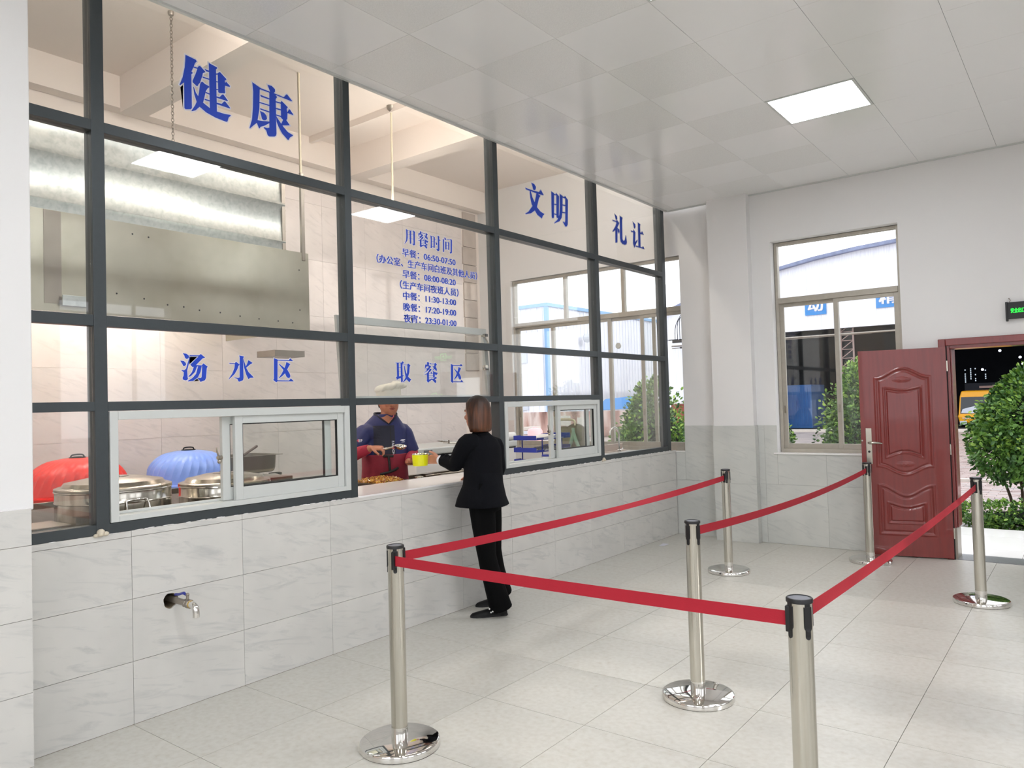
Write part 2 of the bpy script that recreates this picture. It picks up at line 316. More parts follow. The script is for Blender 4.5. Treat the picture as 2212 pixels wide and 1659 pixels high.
# traced lettering (Y, Z on the glass, tenths of a millimetre)
GLYPH = {
 'jian': [[(22585,36493),(23211,36418),(23263,36334),(23153,36204),(23059,35940),(22929,35641),(23017,35579),(22919,35478),(22919,33520),(22854,33426),(22536,33331),(22467,33385),(22475,34858),(22239,34620),(22204,34643),(22393,35141),(22526,35757),(22569,36210)],[(23385,36120),(23476,36144),(23799,35900),(23632,35775),(23593,35607),(23439,35145),(23347,35030),(23291,34909),(23236,34892),(22989,35033),(22983,35116),(23159,35531),(23298,35919),(23058,35912),(23070,35978),(23300,35988)],[(23494,35198),(23604,35261),(23749,35177),(24012,35124),(24011,35055),(23928,34994),(23796,34779),(23697,34370),(23610,34035),(24017,33847),(24462,33771),(24991,33769),(25319,33819),(25396,33792),(25238,33630),(25155,33360),(25078,33327),(24379,33382),(23790,33522),(23395,33730),(23138,33449),(22905,33329),(22895,33370),(23107,33712),(23219,33967),(23083,34350),(23020,34771),(23056,34789),(23175,34481),(23316,34320),(23374,34577),(23437,35042)],[(24013,36509),(24533,36427),(24550,36381),(24466,36275),(24480,33759),(24034,33801),(24022,36027)],[(23736,36062),(24030,36058),(24028,35981),(23855,35954)],[(23592,35573),(24032,35581),(24031,35518),(23627,35499)],[(23784,34724),(24052,34705),(24051,34635),(23783,34655)],[(23714,34300),(24051,34300),(24050,34231),(23712,34230)],[(24679,36197),(24736,36199),(25130,35926),(25130,35890),(25024,35785),(25049,35670),(25127,35748),(25366,35578),(25353,35514),(25045,35492),(25022,35309),(25036,35067),(24997,35012),(24673,34935),(24590,34961),(24581,36007),(24460,35959),(24461,36036),(24563,36071)],[(24471,35579),(24603,35594),(24602,35541),(24470,35516)],[(24462,35112),(24601,35132),(24600,35076),(24461,35053)],[(24472,34673),(24668,34688),(24842,34900),(24919,34924),(25208,34644),(25180,34600),(24470,34592)],[(24472,34297),(24793,34317),(24949,34512),(25026,34536),(25347,34245),(25327,34203),(24470,34209)]],
 'kang': [[(26893,36307),(27474,36129),(27472,36047),(27409,36005),(27361,34773),(27220,34055),(27174,33842),(27133,33830),(26674,33375),(26646,33403),(26829,33980),(26917,34823),(26950,35742)],[(27391,36120),(28169,36109),(28447,36104),(29165,36072),(29370,36318),(29437,36331),(29787,36048),(29772,35986),(28445,36029),(27389,36035)],[(27978,36494),(28285,36519),(28518,36388),(28528,36241),(28439,36109),(28189,36060),(28108,36220)],[(28104,36070),(28052,33793),(27881,33727),(27649,33718),(27648,33674),(27834,33548),(27921,33277),(28039,33235),(28425,33331),(28535,33423),(28568,33563),(28560,35765),(28668,35929),(28447,36104)],[(27422,35679),(27506,35690),(28103,35669),(28102,35594),(27504,35587)],[(27362,35220),(28094,35250),(28092,35176),(27361,35157)],[(27404,34840),(28084,34832),(28082,34757),(27443,34761)],[(29004,35781),(29461,35511),(29369,35370),(29408,35154),(29548,35404),(29615,35413),(29869,35156),(29854,35113),(29429,35122),(29397,34715),(29320,34644),(29589,34371),(29010,34202),(28924,34260),(29085,34588),(28934,34676),(28934,35579),(28542,35554),(28544,35629),(28905,35646)],[(28534,35196),(28938,35223),(28936,35147),(28532,35129)],[(28524,34782),(28937,34798),(28935,34714),(28522,34715)],[(28565,34682),(28755,34475),(28925,34298),(29139,34095),(29443,33876),(29808,33792),(29798,33744),(29570,33569),(29476,33400),(29409,33382),(28997,33679),(28744,34022),(28599,34318)],[(27400,34667),(27691,34632),(27856,34495),(27894,34322),(27807,34205),(27659,34144),(27535,34200),(27477,34404)],[(27199,34031),(27553,34077),(28082,34190),(28080,34097),(27715,33828),(27419,33672),(27354,33556),(27300,33566),(27214,33743),(27155,33872)]],
 'wen': [[(56017,36390),(56459,36358),(56728,36151),(56655,35901),(56480,35789),(56283,35794),(56171,36120)],[(55061,35721),(55787,35701),(57179,35746),(57497,36037),(57917,35662),(57831,35597),(56918,35563),(55150,35584)],[(56769,35591),(56969,35585),(57365,35430),(57150,35180),(56805,34319),(56435,33897),(55825,33521),(55038,33289),(54924,33314),(55439,33594),(56106,34243),(56476,34723),(56681,35233)],[(55714,35604),(55851,35616),(56098,35056),(56470,34605),(56802,34260),(57339,33950),(57944,33825),(57677,33598),(57511,33344),(56816,33559),(56388,33947),(55966,34390),(55778,34933)]],
 'ming': [[(59237,36247),(59689,36159),(59567,33883),(59507,33751),(59239,33690),(59171,33811)],[(60069,36255),(60543,36029),(60380,34030),(60285,33879),(60068,33852),(59999,33961),(60079,36044),(59628,36013),(59633,36105),(59953,36110)],[(59580,35125),(60096,35165),(60092,35091),(59576,35052)],[(59530,34178),(60044,34200),(60040,34126),(59526,34105)],[(60666,36299),(61153,36190),(61046,34643),(60868,33996),(60464,33588),(59608,33255),(59589,33294),(60145,33683),(60500,34235),(60653,35059)],[(61600,36281),(62087,35988),(61916,33534),(61748,33319),(61488,33256),(61330,33402),(61100,33620),(61124,33661),(61432,33635),(61522,33867),(61643,36055),(61089,36036),(61095,36141),(61460,36154)],[(61051,35333),(61640,35385),(61635,35310),(61047,35258)],[(61010,34587),(61599,34654),(61595,34572),(61006,34513)]],
 'li': [[(71267,36295),(71758,36097),(71811,35867),(71636,35698),(71464,35770)],[(70774,35545),(71518,35561),(71733,35716),(72196,35454),(71778,34935),(71671,33308),(71570,33224),(71256,33196),(71317,34549),(70829,34311),(70737,34337),(71341,34929),(71614,35352),(71512,35471),(70836,35468)],[(71773,34865),(72148,34723),(72202,34491),(72053,34329),(71857,34468)],[(72388,36267),(72965,36164),(72848,35879),(72808,33795),(72978,33614),(73338,33739),(73587,34301),(73656,34278),(73781,33599),(73667,33372),(73305,33248),(72745,33267),(72410,33457),(72298,33852)]],
 'rang': [[(75296,36158),(75870,35953),(75925,35677),(75732,35452),(75544,35505),(75465,35847)],[(74858,35071),(75323,35056),(75485,35282),(75850,35023),(75683,33893),(76240,34229),(76267,34183),(75493,33260),(75229,33681),(75360,34963),(74880,34969)],[(76531,36261),(77080,36162),(76986,35894),(77014,35214),(77241,35215),(77483,35414),(77842,35097),(77003,35068),(76942,33547),(77350,33536),(77621,33699),(77908,33438),(75799,33427),(75805,33513),(76475,33535),(76530,35816)]],
 'tang': [[(22116,19401),(22339,19376),(22466,19282),(22485,19184),(22421,19099),(22317,19089),(22249,19160),(22210,19289)],[(21965,18981),(22177,18961),(22285,18865),(22311,18767),(22224,18683),(22131,18697),(22088,18795)],[(22537,19202),(22554,19169),(22457,18771),(22368,18440),(22385,18046),(22408,17981),(22347,17888),(22226,17874),(22107,17929),(22092,18026),(22156,18142),(22166,18338),(22115,18370),(22024,18434),(22048,18450),(22185,18437),(22307,18537),(22417,18902)],[(22522,19300),(23091,19310),(23199,19391),(23464,19192),(23302,19143),(22897,18749),(23258,18741),(23339,18860),(23610,18682),(23550,18597),(23496,18025),(23422,17890),(23152,17795),(23100,17888),(22968,18013),(22979,18026),(23174,18015),(23228,18072),(23275,18691),(23240,18697),(23162,18355),(22997,18053),(22712,17852),(22398,17816),(22392,17849),(22680,18016),(22895,18251),(23026,18685),(22955,18667),(22826,18349),(22577,18114),(22444,18073),(22445,18106),(22651,18346),(22761,18646),(22691,18628),(22554,18773),(23072,19253),(22528,19244)]],
 'shui': [[(25640,19391),(25933,19348),(25963,19314),(25891,19235),(25905,18051),(25863,17910),(25607,17821),(25550,17873),(25494,17994),(25291,18044),(25291,18072),(25553,18047),(25651,18083),(25677,19305)],[(24987,18920),(25339,18912),(25426,19012),(25667,18844),(25588,18779),(25506,18568),(25326,18287),(24937,17954),(24930,17978),(25174,18320),(25314,18634),(25346,18864),(24994,18879)],[(25911,19242),(25984,18999),(26077,18738),(26180,18934),(26252,19130),(26529,18978),(26500,18935),(26399,18897),(26096,18668),(26249,18407),(26582,18111),(26581,18076),(26340,18055),(26239,17977),(26087,18263),(25958,18682),(25906,19032)]],
 'qu': [[(28054,19310),(28349,19210),(29151,19219),(29255,19341),(29472,19158),(28314,19161),(28276,17930),(29141,17922),(29268,18057),(29493,17869),(28275,17868),(28197,17802),(27971,17946),(28024,18019)],[(28960,19088),(29264,18959),(29187,18901),(29005,18619),(29196,18345),(29236,18197),(29167,18085),(29057,18077),(28950,18157),(28838,18377),(28670,18227),(28386,18048),(28374,18077),(28586,18336),(28730,18577),(28386,18955),(28408,18974),(28811,18708),(28912,18931)]],
 'qv': [[(38485,19276),(38687,19281),(38688,18295),(38490,18259)],[(38872,19286),(38955,19310),(39076,19427),(39235,19287),(39105,19250),(39050,19164),(39051,18350),(39060,17927),(38882,17866),(38865,18179)],[(38341,19297),(38932,19313),(38930,19276),(38352,19264)],[(38665,18977),(38873,18973),(38872,18944),(38664,18948)],[(38677,18660),(38867,18655),(38866,18628),(38676,18632)],[(38376,18274),(38549,18276),(38851,18322),(39064,18384),(39193,18393),(39180,18362),(38870,18179),(38613,18126),(38471,18040)],[(39044,19170),(39574,19176),(39573,19142),(39043,19140)],[(39562,19176),(39625,19280),(39883,19124),(39796,19045),(39732,18581),(39603,18289),(39454,18100),(39260,17962),(39069,17859),(39046,17872),(39241,18081),(39365,18269),(39492,18509),(39550,18954)],[(39205,19091),(39275,19084),(39337,18813),(39446,18543),(39626,18272),(39789,18154),(39930,18078),(39807,17983),(39731,17863),(39568,17981),(39431,18116),(39342,18286),(39260,18642)]],
 'can': [[(41650,19430),(41776,19433),(41888,19383),(41842,19179),(41664,19140),(41645,19315)],[(41454,19240),(41667,19228),(41612,19103),(41457,18960),(41376,18818),(41422,19029)],[(41666,19193),(41918,19181),(42106,19088),(41988,19006),(41856,18862),(41598,18717),(41319,18607),(41319,18624),(41575,18769),(41706,18912),(41839,19091),(41612,19103)],[(41583,18997),(41707,18938),(41741,18842),(41602,18805)],[(41923,19308),(42002,19377),(42076,19321),(42473,19326),(42554,19406),(42755,19255),(42649,19190),(42594,19108),(42704,18950),(42726,18826),(42658,18753),(42470,18910),(42396,18979),(42247,19118),(42197,19152),(42426,19104),(42471,19280),(41922,19280)],[(42397,19015),(42485,18946),(42287,18800),(42223,18816),(42342,18907)],[(41960,18935),(42149,18886),(42030,18760),(41821,18615),(41590,18488),(41312,18432),(41326,18449),(41618,18576),(41801,18738)],[(42235,18799),(42462,18678),(42847,18613),(42741,18540),(42659,18423),(42456,18536),(42306,18640)],[(42040,18698),(42141,18655),(42150,18558),(42048,18557)],[(41603,18506),(41822,18632),(41815,18086),(42160,18160),(42184,18107),(41899,17964),(41692,17848),(41561,18049),(41613,18102)],[(42281,18640),(42483,18572),(42459,18252),(42279,18250)],[(41807,18569),(42304,18576),(42303,18545),(41806,18537)],[(41815,18428),(42286,18434),(42284,18402),(41813,18396)],[(41809,18280),(42293,18286),(42292,18255),(41808,18250)],[(42552,18333),(42715,18210),(42388,18091),(42185,18125),(42392,18198)],[(42008,18185),(42186,18152),(42441,18119),(42580,18040),(42615,17951),(42546,17826),(42382,17914),(42183,18072)]],
 'yong': [[(39769,29369),(39937,29312),(39931,28772),(39869,28498),(39612,28222),(39587,28232),(39753,28517),(39787,28900)],[(40141,29303),(40305,29311),(40285,28344),(40138,28303)],[(40547,29390),(40743,29275),(40701,29220),(40668,28298),(40559,28234),(40481,28260),(40429,28319),(40298,28337),(40524,28371),(40531,29316)],[(39910,29302),(40558,29334),(40557,29303),(39909,29272)],[(39927,29013),(40142,29030),(40141,29003),(39926,28987)],[(40282,29014),(40529,29039),(40528,29013),(40281,28988)],[(39916,28721),(40148,28735),(40147,28708),(39915,28694)],[(40284,28715),(40529,28738),(40528,28711),(40283,28688)]],
 'shi': [[(42388,29312),(42554,29250),(42529,28355),(42477,28318),(42379,28303),(42416,28935)],[(42740,29310),(42892,29216),(42848,28412),(42790,28374),(42705,28381)],[(42526,29240),(42761,29258),(42759,29226),(42525,29208)],[(42526,28858),(42738,28881),(42737,28853),(42525,28830)],[(42517,28468),(42723,28488),(42722,28458),(42516,28441)],[(42867,29058),(43230,29086),(43228,29050),(42865,29021)],[(43200,29423),(43399,29376),(43376,29164),(43560,29054),(43386,29047),(43372,28292),(43312,28224),(43181,28175),(42988,28344),(43188,28364),(43229,29062)],[(42952,28910),(43119,28808),(43130,28711),(43056,28640),(43001,28691)]],
 'jn': [[(43800,29261),(43944,29214),(43912,28251),(43846,28201),(43775,28231)],[(43966,29417),(44154,29347),(44174,29270),(44089,29187),(44017,29215)],[(44211,29304),(44686,29335),(44763,29403),(44879,29300),(44830,28303),(44762,28232),(44641,28195),(44557,28314),(44677,28341),(44714,29291),(44210,29268)],[(44071,29104),(44216,29046),(44194,28492),(44119,28441),(44061,28472)],[(44410,29116),(44556,29048),(44519,28489),(44443,28452),(44400,28482)],[(44201,29048),(44438,29075),(44437,29046),(44200,29018)],[(44192,28806),(44429,28828),(44427,28799),(44190,28776)],[(44181,28544),(44418,28559),(44417,28531),(44180,28512)]],
 'can2': [[(41244,29438),(41341,29440),(41428,29401),(41393,29242),(41254,29212),(41240,29348)],[(41091,29290),(41257,29281),(41214,29183),(41094,29072),(41031,28962),(41067,29126)],[(41256,29253),(41452,29244),(41598,29172),(41506,29108),(41404,28996),(41203,28883),(40987,28797),(40987,28811),(41185,28923),(41287,29035),(41390,29174),(41214,29183)],[(41192,29101),(41288,29055),(41314,28980),(41206,28951)],[(41456,29343),(41517,29396),(41574,29353),(41883,29357),(41945,29419),(42101,29302),(42019,29251),(41976,29187),(42062,29064),(42079,28968),(42026,28911),(41880,29033),(41823,29087),(41707,29195),(41668,29221),(41846,29184),(41881,29321),(41455,29321)],[(41824,29115),(41892,29061),(41738,28948),(41688,28960),(41781,29031)],[(41484,29053),(41631,29014),(41539,28916),(41376,28804),(41197,28705),(40981,28661),(40992,28675),(41219,28773),(41361,28899)],[(41698,28947),(41874,28853),(42173,28802),(42091,28745),(42027,28654),(41869,28742),(41753,28823)],[(41546,28868),(41625,28835),(41632,28759),(41553,28759)],[(41207,28719),(41377,28817),(41372,28392),(41640,28450),(41658,28409),(41437,28297),(41276,28207),(41174,28363),(41215,28405)],[(41733,28823),(41890,28770),(41872,28521),(41732,28520)],[(41365,28768),(41751,28773),(41751,28749),(41365,28743)],[(41372,28658),(41737,28663),(41736,28638),(41370,28633)],[(41367,28543),(41743,28548),(41742,28524),(41366,28520)],[(41944,28584),(42070,28489),(41817,28396),(41659,28423),(41820,28479)],[(41522,28469),(41660,28444),(41858,28418),(41966,28356),(41993,28287),(41939,28190),(41812,28258),(41657,28381)]],
 'qu2': [[(44350,19365),(44647,19265),(45454,19274),(45558,19397),(45777,19212),(44612,19215),(44573,17974),(45444,17966),(45572,18102),(45798,17912),(44572,17911),(44494,17845),(44266,17990),(44320,18064)],[(45262,19142),(45567,19012),(45490,18953),(45307,18669),(45499,18392),(45539,18243),(45470,18130),(45359,18122),(45252,18203),(45139,18425),(44970,18273),(44684,18093),(44672,18122),(44885,18383),(45030,18626),(44684,19008),(44706,19027),(45112,18758),(45213,18983)]],
}

# ================================================================ STRUCTURE
YF = 8.31            # painted face of the far wall
XR, YB = 8.3, -3.2   # right and back walls, out of frame
ZC, ZK = 3.87, 4.67  # canteen and kitchen ceilings
# ---- floor
floor = B(-3.2, XR, YB, 8.55, -0.12, -0.0095).build('floor', 'grout_floor'); floor['kind'] = 'structure'
gx = grid(0.0, 0.645, 0.0, 5.16); gy = grid(1.895, 0.645, 1.25, 8.295)
tiles(floor, 'z', 0.0, gx, gy, 'tile_floor', 0.009, 0.0028)
tiles(floor, 'z', 0.0, [0.0, 0.548], [8.297, 8.372], 'tile_floor', 0.009, 0.001)
mb = MB()
for a, b, c, d in [(0.0, 5.16, YB, 1.25), (5.16, XR, YB, 8.31), (-3.2, -0.2, YB, 8.37)]:
    X = grid(a, 0.645, a, b); Y = grid(1.895, 0.645, c, d)
    for i in range(len(X)-1):
        for j in range(len(Y)-1): mb.box(X[i], X[i+1]-0.0026, Y[j], Y[j+1]-0.0026, -0.009, 0)
mb.build('outer_floor_tiles', 'tile_floor', floor, kind='stuff')

# ---- low serving wall (left)
TAPY, TAPZ = 2.105, 0.592
wl = B(-0.2, -0.0095, 0.0, 8.37, 0, 0.996).build('wall_left', 'grout'); wl['kind'] = 'structure'
tiles(wl, 'x', 0.0, grid(1.9, 0.645, 1.2, 8.368), [0.0, 0.3225, 0.645, 0.9675, 1.0], 'tile_serving', 0.009, 0.0022, holes=[(1.9, 2.545, 0.3225, 0.645)])
# the cut tile around the tap: a frame of tile with a round hole
def holed_tile(y0, y1, z0, z1, cy, cz, r, x0, x1):
    mbx = MB(); ins, outs = [], []
    an = sorted([2*math.pi*(k+.5)/44 for k in range(44)]+[math.atan2(z-cz, y-cy) % (2*math.pi) for y in (y0, y1) for z in (z0, z1)]); n = len(an)
    for a in an:
        c, s_ = math.cos(a), math.sin(a); rr = r*(1+0.05*math.sin(3*a+1)+0.03*math.sin(7*a)); ins.append((cy+rr*c, cz+rr*s_))
        t = min([((y1 if c > 0 else y0)-cy)/c if abs(c) > 1e-9 else 9, ((z1 if s_ > 0 else z0)-cz)/s_ if abs(s_) > 1e-9 else 9]); outs.append((cy+c*t, cz+s_*t))
    vs = [(x1, *p) for p in ins]+[(x1, *p) for p in outs]+[(x0, *p) for p in ins]+[(x0, *p) for p in outs]; fs = []
    for k in range(n):
        q = (k+1) % n; fs += [(k, n+k, n+q, q), (2*n+k, k, q, 2*n+q), (n+k, 3*n+k, 3*n+q, n+q)]
    return mbx.add(vs, fs)
holed_tile(1.9011, 2.5439, 0.3236, 0.6439, TAPY, TAPZ, 0.041, -0.009, 0.0).build('tile', 'tile_serving', wl)
# body of the low wall cut for the pipe
cut = MB().cyl((-0.12, TAPY, TAPZ), (0.05, TAPY, TAPZ), 0.037, n=24).mesh('c'); co = bpy.data.objects.new('c', cut); COL.objects.link(co)
md = wl.modifiers.new('cut', 'BOOLEAN'); md.object = co; md.operation = 'DIFFERENCE'; md.solver = 'EXACT'
dg = bpy.context.evaluated_depsgraph_get(); nm = bpy.data.meshes.new_from_object(wl.evaluated_get(dg)); wl.modifiers.clear(); wl.data = nm; bpy.data.objects.remove(co)
B(-0.205, 0.003, 3.435, 5.0, 0.99, 1.003).build('trim_1', 'white_stone', bevel=0.003)['kind'] = 'structure'

# ---- far wall with two windows and the door
W1 = (-2.44, 0.12, 0.985, 3.335); W2 = (1.235, 2.51, 0.98, 3.31); DR = (2.88, 3.62, 0.0, 2.05)
wf = MB()
for a, b, c, d in [r for r in subtract(subtract(subtract([(-3.2, XR, 0, ZK)], W1), W2), DR)]:
    wf.box(a, b, 8.55, 8.38, c, d)
for a, b, c, d in subtract(subtract([(0.56, XR, 0, ZK)], W2), DR): wf.box(a, b, 8.38, YF, c, d)
wf.box(0.56, 1.02, 8.32, 8.205, 0, ZK)
far = wf.build('wall_far', 'plaster'); far['kind'] = 'structure'
h = [W1, W2, (2.79, 3.7, 0, 2.2)]
tiles(far, 'y', 8.37, grid(0.56, 0.645, 0.002, 0.548), [0.0, 0.645, 1.29], 'tile_far', 0.012, 0.0016, holes=h, outward=-1)
tiles(far, 'y', 8.37, grid(0.0, 0.645, -2.99, -0.2), [0.0, 0.645, 1.38, 2.025], 'tile_kitchen', 0.012, 0.0016, holes=h+[(-2.44, 0.2, 0, 0.98), (-3, -2.44, 1.38, 4)], outward=-1)
tiles(far, 'y', 8.192, [0.548, 1.034], [0.0, 0.645, 1.292], 'tile_far', 0.013, 0.0016, outward=-1)
tiles(far, 'x', 1.034, [8.193, 8.298], [0.0, 0.645, 1.292], 'tile_far', 0.013, 0.0016)
tiles(far, 'y', 8.298, grid(1.10, 0.645, 1.034, 2.85), [0.0, 0.645, 1.29], 'tile_far', 0.012, 0.0016, holes=h, outward=-1)
tiles(far, 'y', 8.298, grid(1.10, 0.645, 3.7, XR), [0.0, 0.645, 1.29], 'tile_far', 0.012, 0.0016, outward=-1)
# window boards
B(1.2, 2.51, 8.285, 8.41, 0.975, 0.99).build('trim_2', 'white_stone', bevel=0.002)['kind'] = 'structure'
B(-2.44, 0.12, 8.36, 8.43, 0.975, 0.99).build('trim_3', 'white_stone', bevel=0.002)['kind'] = 'structure'

# ---- kitchen back wall, its ceiling and beams
wk = B(-3.2, -3.009, YB, 8.4, 0, ZK).build('wall_kitchen', 'plaster_kitchen'); wk['kind'] = 'structure'
tiles(wk, 'x', -3.0, grid(3.62, 0.645, 1.04, 8.0), grid(0.09, 0.645, 0.0, 4.13), 'tile_kitchen', 0.009, 0.0022)
for k in range(9):
    y0 = 8.02 + rng.uniform(-0.01, 0.01); z0 = 2.1 + k*0.252
    B(-3.01, -2.985, y0, 8.3, z0, z0+0.24).build('brick', 'concrete_block' if 'concrete_block' in MT else ramp_mat('concrete_block', [(0, (176, 164, 154)), (1, (206, 194, 184))], 9, rough=0.9).name, wk, bevel=0.004)
B(-3.0, -2.86, YB, 8.37, 4.38, ZK).build('trim_4', 'plaster_kitchen')['kind'] = 'structure'
ck = B(-3.2, 0.0, YB, 8.55, ZK, ZK+0.15).build('ceiling_kitchen', 'plaster_kitchen'); ck['kind'] = 'structure'
for y in (-2.0, 0.6, 3.215, 5.84):
    B(-2.86, -0.12, y, y+0.21, 4.34, ZK).build('ceiling_beam', 'plaster_kitchen', ck)
B(-2.86, -0.12, 5.29, 5.33, 4.6, ZK).build('ceiling_beam', 'plaster_kitchen', ck)
B(-3.2, 0, YB-0.2, YB, 0, ZK).build('wall_kitchen_left', 'plaster_kitchen')['kind'] = 'structure'

# ---- canteen ceiling of clipped panels
ce = B(0.0, XR, YB, YF, ZC+0.009, ZC+0.05).build('ceiling', 'plaster'); ce['kind'] = 'structure'
ramp_mat('ceiling_perforated', [(0.35, (232, 232, 231)), (0.65, (241, 241, 240))], 260, rough=0.2, stretch=(1, 0.35, 1))
cx = grid(2.08, 0.647, 0.03, 5.32); cy = grid(6.39, 0.63, 1.35, 8.3)
LAMPS = [(2.08, 5.76), (2.08, 3.24)]
for i in range(len(cx)-1):
    for j in range(len(cy)-1):
        if any(abs(cx[i]-a) < 0.02 and abs(cy[j]-b) < 0.02 for a, b in LAMPS): continue
        m = 'ceiling_perforated' if ((i+j) % 2 == 0 and cx[i] < 1.5) else 'ceiling_panel'
        tiles(ce, 'z', ZC, [cx[i], cx[i+1]], [cy[j], cy[j+1]], m, 0.008, 0.0022, name='ceiling_tile', outward=-1)
mb = MB()
LM = [(2.08, 0.72), (4.668, 0.72), (2.08, -1.8), (4.668, -1.8), (7.256, 0.72), (7.256, -1.8)]
for a, b, c, d in [(0.03, 5.32, YB, 1.35), (5.32, XR, YB, 8.3)]:
    X = grid(2.08, 0.647, a, b); Y = grid(6.39, 0.63, c, d)
    for i in range(len(X)-1):
        for j in range(len(Y)-1): mb.box(X[i], X[i+1]-0.002, Y[j], Y[j+1]-0.002, ZC, ZC+0.008)
mb.build('outer_ceiling_tiles', 'ceiling_panel', ce, kind='stuff')
B(0.004, 0.03, 1.0, 8.3, ZC-0.012, ZC+0.012).build('trim_5', 'white_alu')['kind'] = 'structure'
B(0.03, XR, YF-0.02, YF, ZC-0.014, ZC).build('trim_6', 'white_alu')['kind'] = 'structure'

# ---- right and back walls (out of frame): windows let the daylight in
wr = MB(); WR = [(a, b, 1.0, 3.42) for a, b in [(-2.6, -0.9), (-0.1, 1.6), (2.9, 4.3), (4.85, 6.6)]]
rc = [(YB, 8.55, 0, ZK)]
for q in WR: rc = subtract(rc, q)
for a, b, c, d in rc: wr.box(XR, XR+0.24, a, b, c, d)
for a, b, c, d in WR:
    wr.box(XR+0.1, XR+0.14, a, b, 3.19, 3.25)
    for m in np.linspace(a, b, 4)[1:-1]: wr.box(XR+0.1, XR+0.14, m-0.03, m+0.03, c, d)
wr.build('wall_right', 'plaster')['kind'] = 'structure'
wb = MB()
for a, b, c, d in subtract(subtract([(0, XR, 0, ZK)], (1.0, 3.4, 0.9, 3.2)), (4.6, 7.2, 0.9, 3.2)): wb.box(a, b, YB-0.24, YB, c, d)
wb.build('wall_back', 'plaster')['kind'] = 'structure'

# ---- pilaster at the left edge of the picture
pl = B(-0.0, 0.215, 0.6, 1.368, 1.19, ZC).build('wall_pilaster', 'plaster', bevel=0.006); pl['kind'] = 'structure'
B(0.0, 0.24, 0.6, 1.335, 0, 1.185).build('pilaster_core', 'grout', pl)
tiles(pl, 'x', 0.25, [0.6, 1.0, 1.345], [0.0, 0.07, 0.3925, 0.715, 1.0375, 1.2], 'tile_serving', 0.01, 0.002)
tiles(pl, 'y', 1.345, [0.0, 0.25], [0.0, 0.07, 0.3925, 0.715, 1.0375, 1.2], 'tile_serving', 0.01, 0.002)
B(0.0, 0.246, 0.6, 1.345, 1.186, 1.2).build('trim_7', 'plaster', bevel=0.004)['kind'] = 'structure'

# ================================================================ glazed partition
win = structE('window_1', (0, 1.0, 1.0))
MU = [(0.10, 0.16), (1.728, 1.792), (3.374, 3.432), (5.003, 5.066), (6.638, 6.712), (8.168, 8.25)]
for a, b in MU:
    lo = 1.0
    MB().box(-0.1, -0.012, a+0.006, b-0.006, lo, ZK).box(-0.016, 0.0, a, b, lo, ZK).build('mullion', 'dark_frame', win, bevel=0.002)
TR = [(3.065, 3.12), (2.060, 2.117), (1.626, 1.674), (1.0, 1.052)]
for i in range(5):
    y0, y1 = MU[i][1], MU[i+1][0]
    for k, (a, b) in enumerate(TR):
        if k == 2 and i == 4: continue
        if k == 3 and i == 2: continue
        MB().box(-0.1, -0.014, y0-0.004, y1+0.004, a+0.005, b-0.005).box(-0.018, -0.001, y0, y1, a, b).build('transom', 'dark_frame', win, bevel=0.0015)
def pane(y0, y1, z0, z1, x=-0.035, parent=win, mat='partition_glass'):
    return B(x, x+0.005, y0, y1, z0, z1).build('pane', mat, parent)
for i in range(5):
    y0, y1 = MU[i][1]-0.002, MU[i+1][0]+0.002
    pane(y0, y1, 3.118, ZK); pane(y0, y1, 2.115, 3.067)
    if i == 4: pane(y0, y1, 1.05, 2.062)
    else:
        pane(y0, y1, 1.672, 2.062)
        if i == 0: pane(y0, y1, 1.05, 1.628)
# mortar smears and foam along the sill
mb = MB()
for y in np.arange(1.5, 8.2, 0.021):
    if 3.43 < y < 5.0: continue
    if rng.random() < 0.4: mb.ball((0.0, y, 0.999+rng.uniform(-0.001, 0.002)), 0.002+0.0015*rng.random(), 0.014+0.010*rng.random(), 0.0015+0.0025*rng.random(), 8, 6)
mb.build('sealant', 'plaster', win, smooth=60, kind='stuff')
for y in (1.745, 6.68):
    MB().ball((0.006, y, 1.012), 0.016, 0.02, 0.02, 10, 8).ball((0.005, y+0.025, 1.004), 0.01, 0.016, 0.012, 10, 8).ball((0.005, y-0.022, 1.0), 0.009, 0.014, 0.01, 10, 8).build('sealant_lump', 'mortar' if 'mortar' in MT else M('mortar', (214, 204, 184), 0.9, var=0.15, scale=90).name, win, smooth=60)

def sash(parent, y0, y1, z0, z1, x0, x1, stile=0.05, bot=0.075):
    s = MB().box(x0, x1, y0, y0+stile, z0, z1).box(x0, x1, y1-stile, y1, z0, z1).box(x0+0.001, x1-0.001, y0+stile, y1-stile, z1-0.045, z1).box(x0+0.001, x1-0.001, y0+stile, y1-stile, z0, z0+bot).build('sash', 'white_alu', parent, bevel=0.002)
    xm = (x0+x1)/2
    MB().box(xm-0.006, xm+0.009, y0+stile, y1-stile, z1-0.05, z1-0.044).box(xm-0.006, xm+0.009, y0+stile, y1-stile, z0+bot-0.001, z0+bot+0.006).box(xm-0.006, xm+0.009, y1-stile-0.006, y1-stile, z0+bot, z1-0.045).box(xm-0.006, xm+0.009, y0+stile, y0+stile+0.005, z0+bot, z1-0.045).build('gasket', 'rubber', s)
    B(xm-0.002, xm+0.002, y0+stile-0.002, y1-stile+0.002, z0+bot-0.002, z1-0.043).build('pane', 'clear_glass', s)
    return s
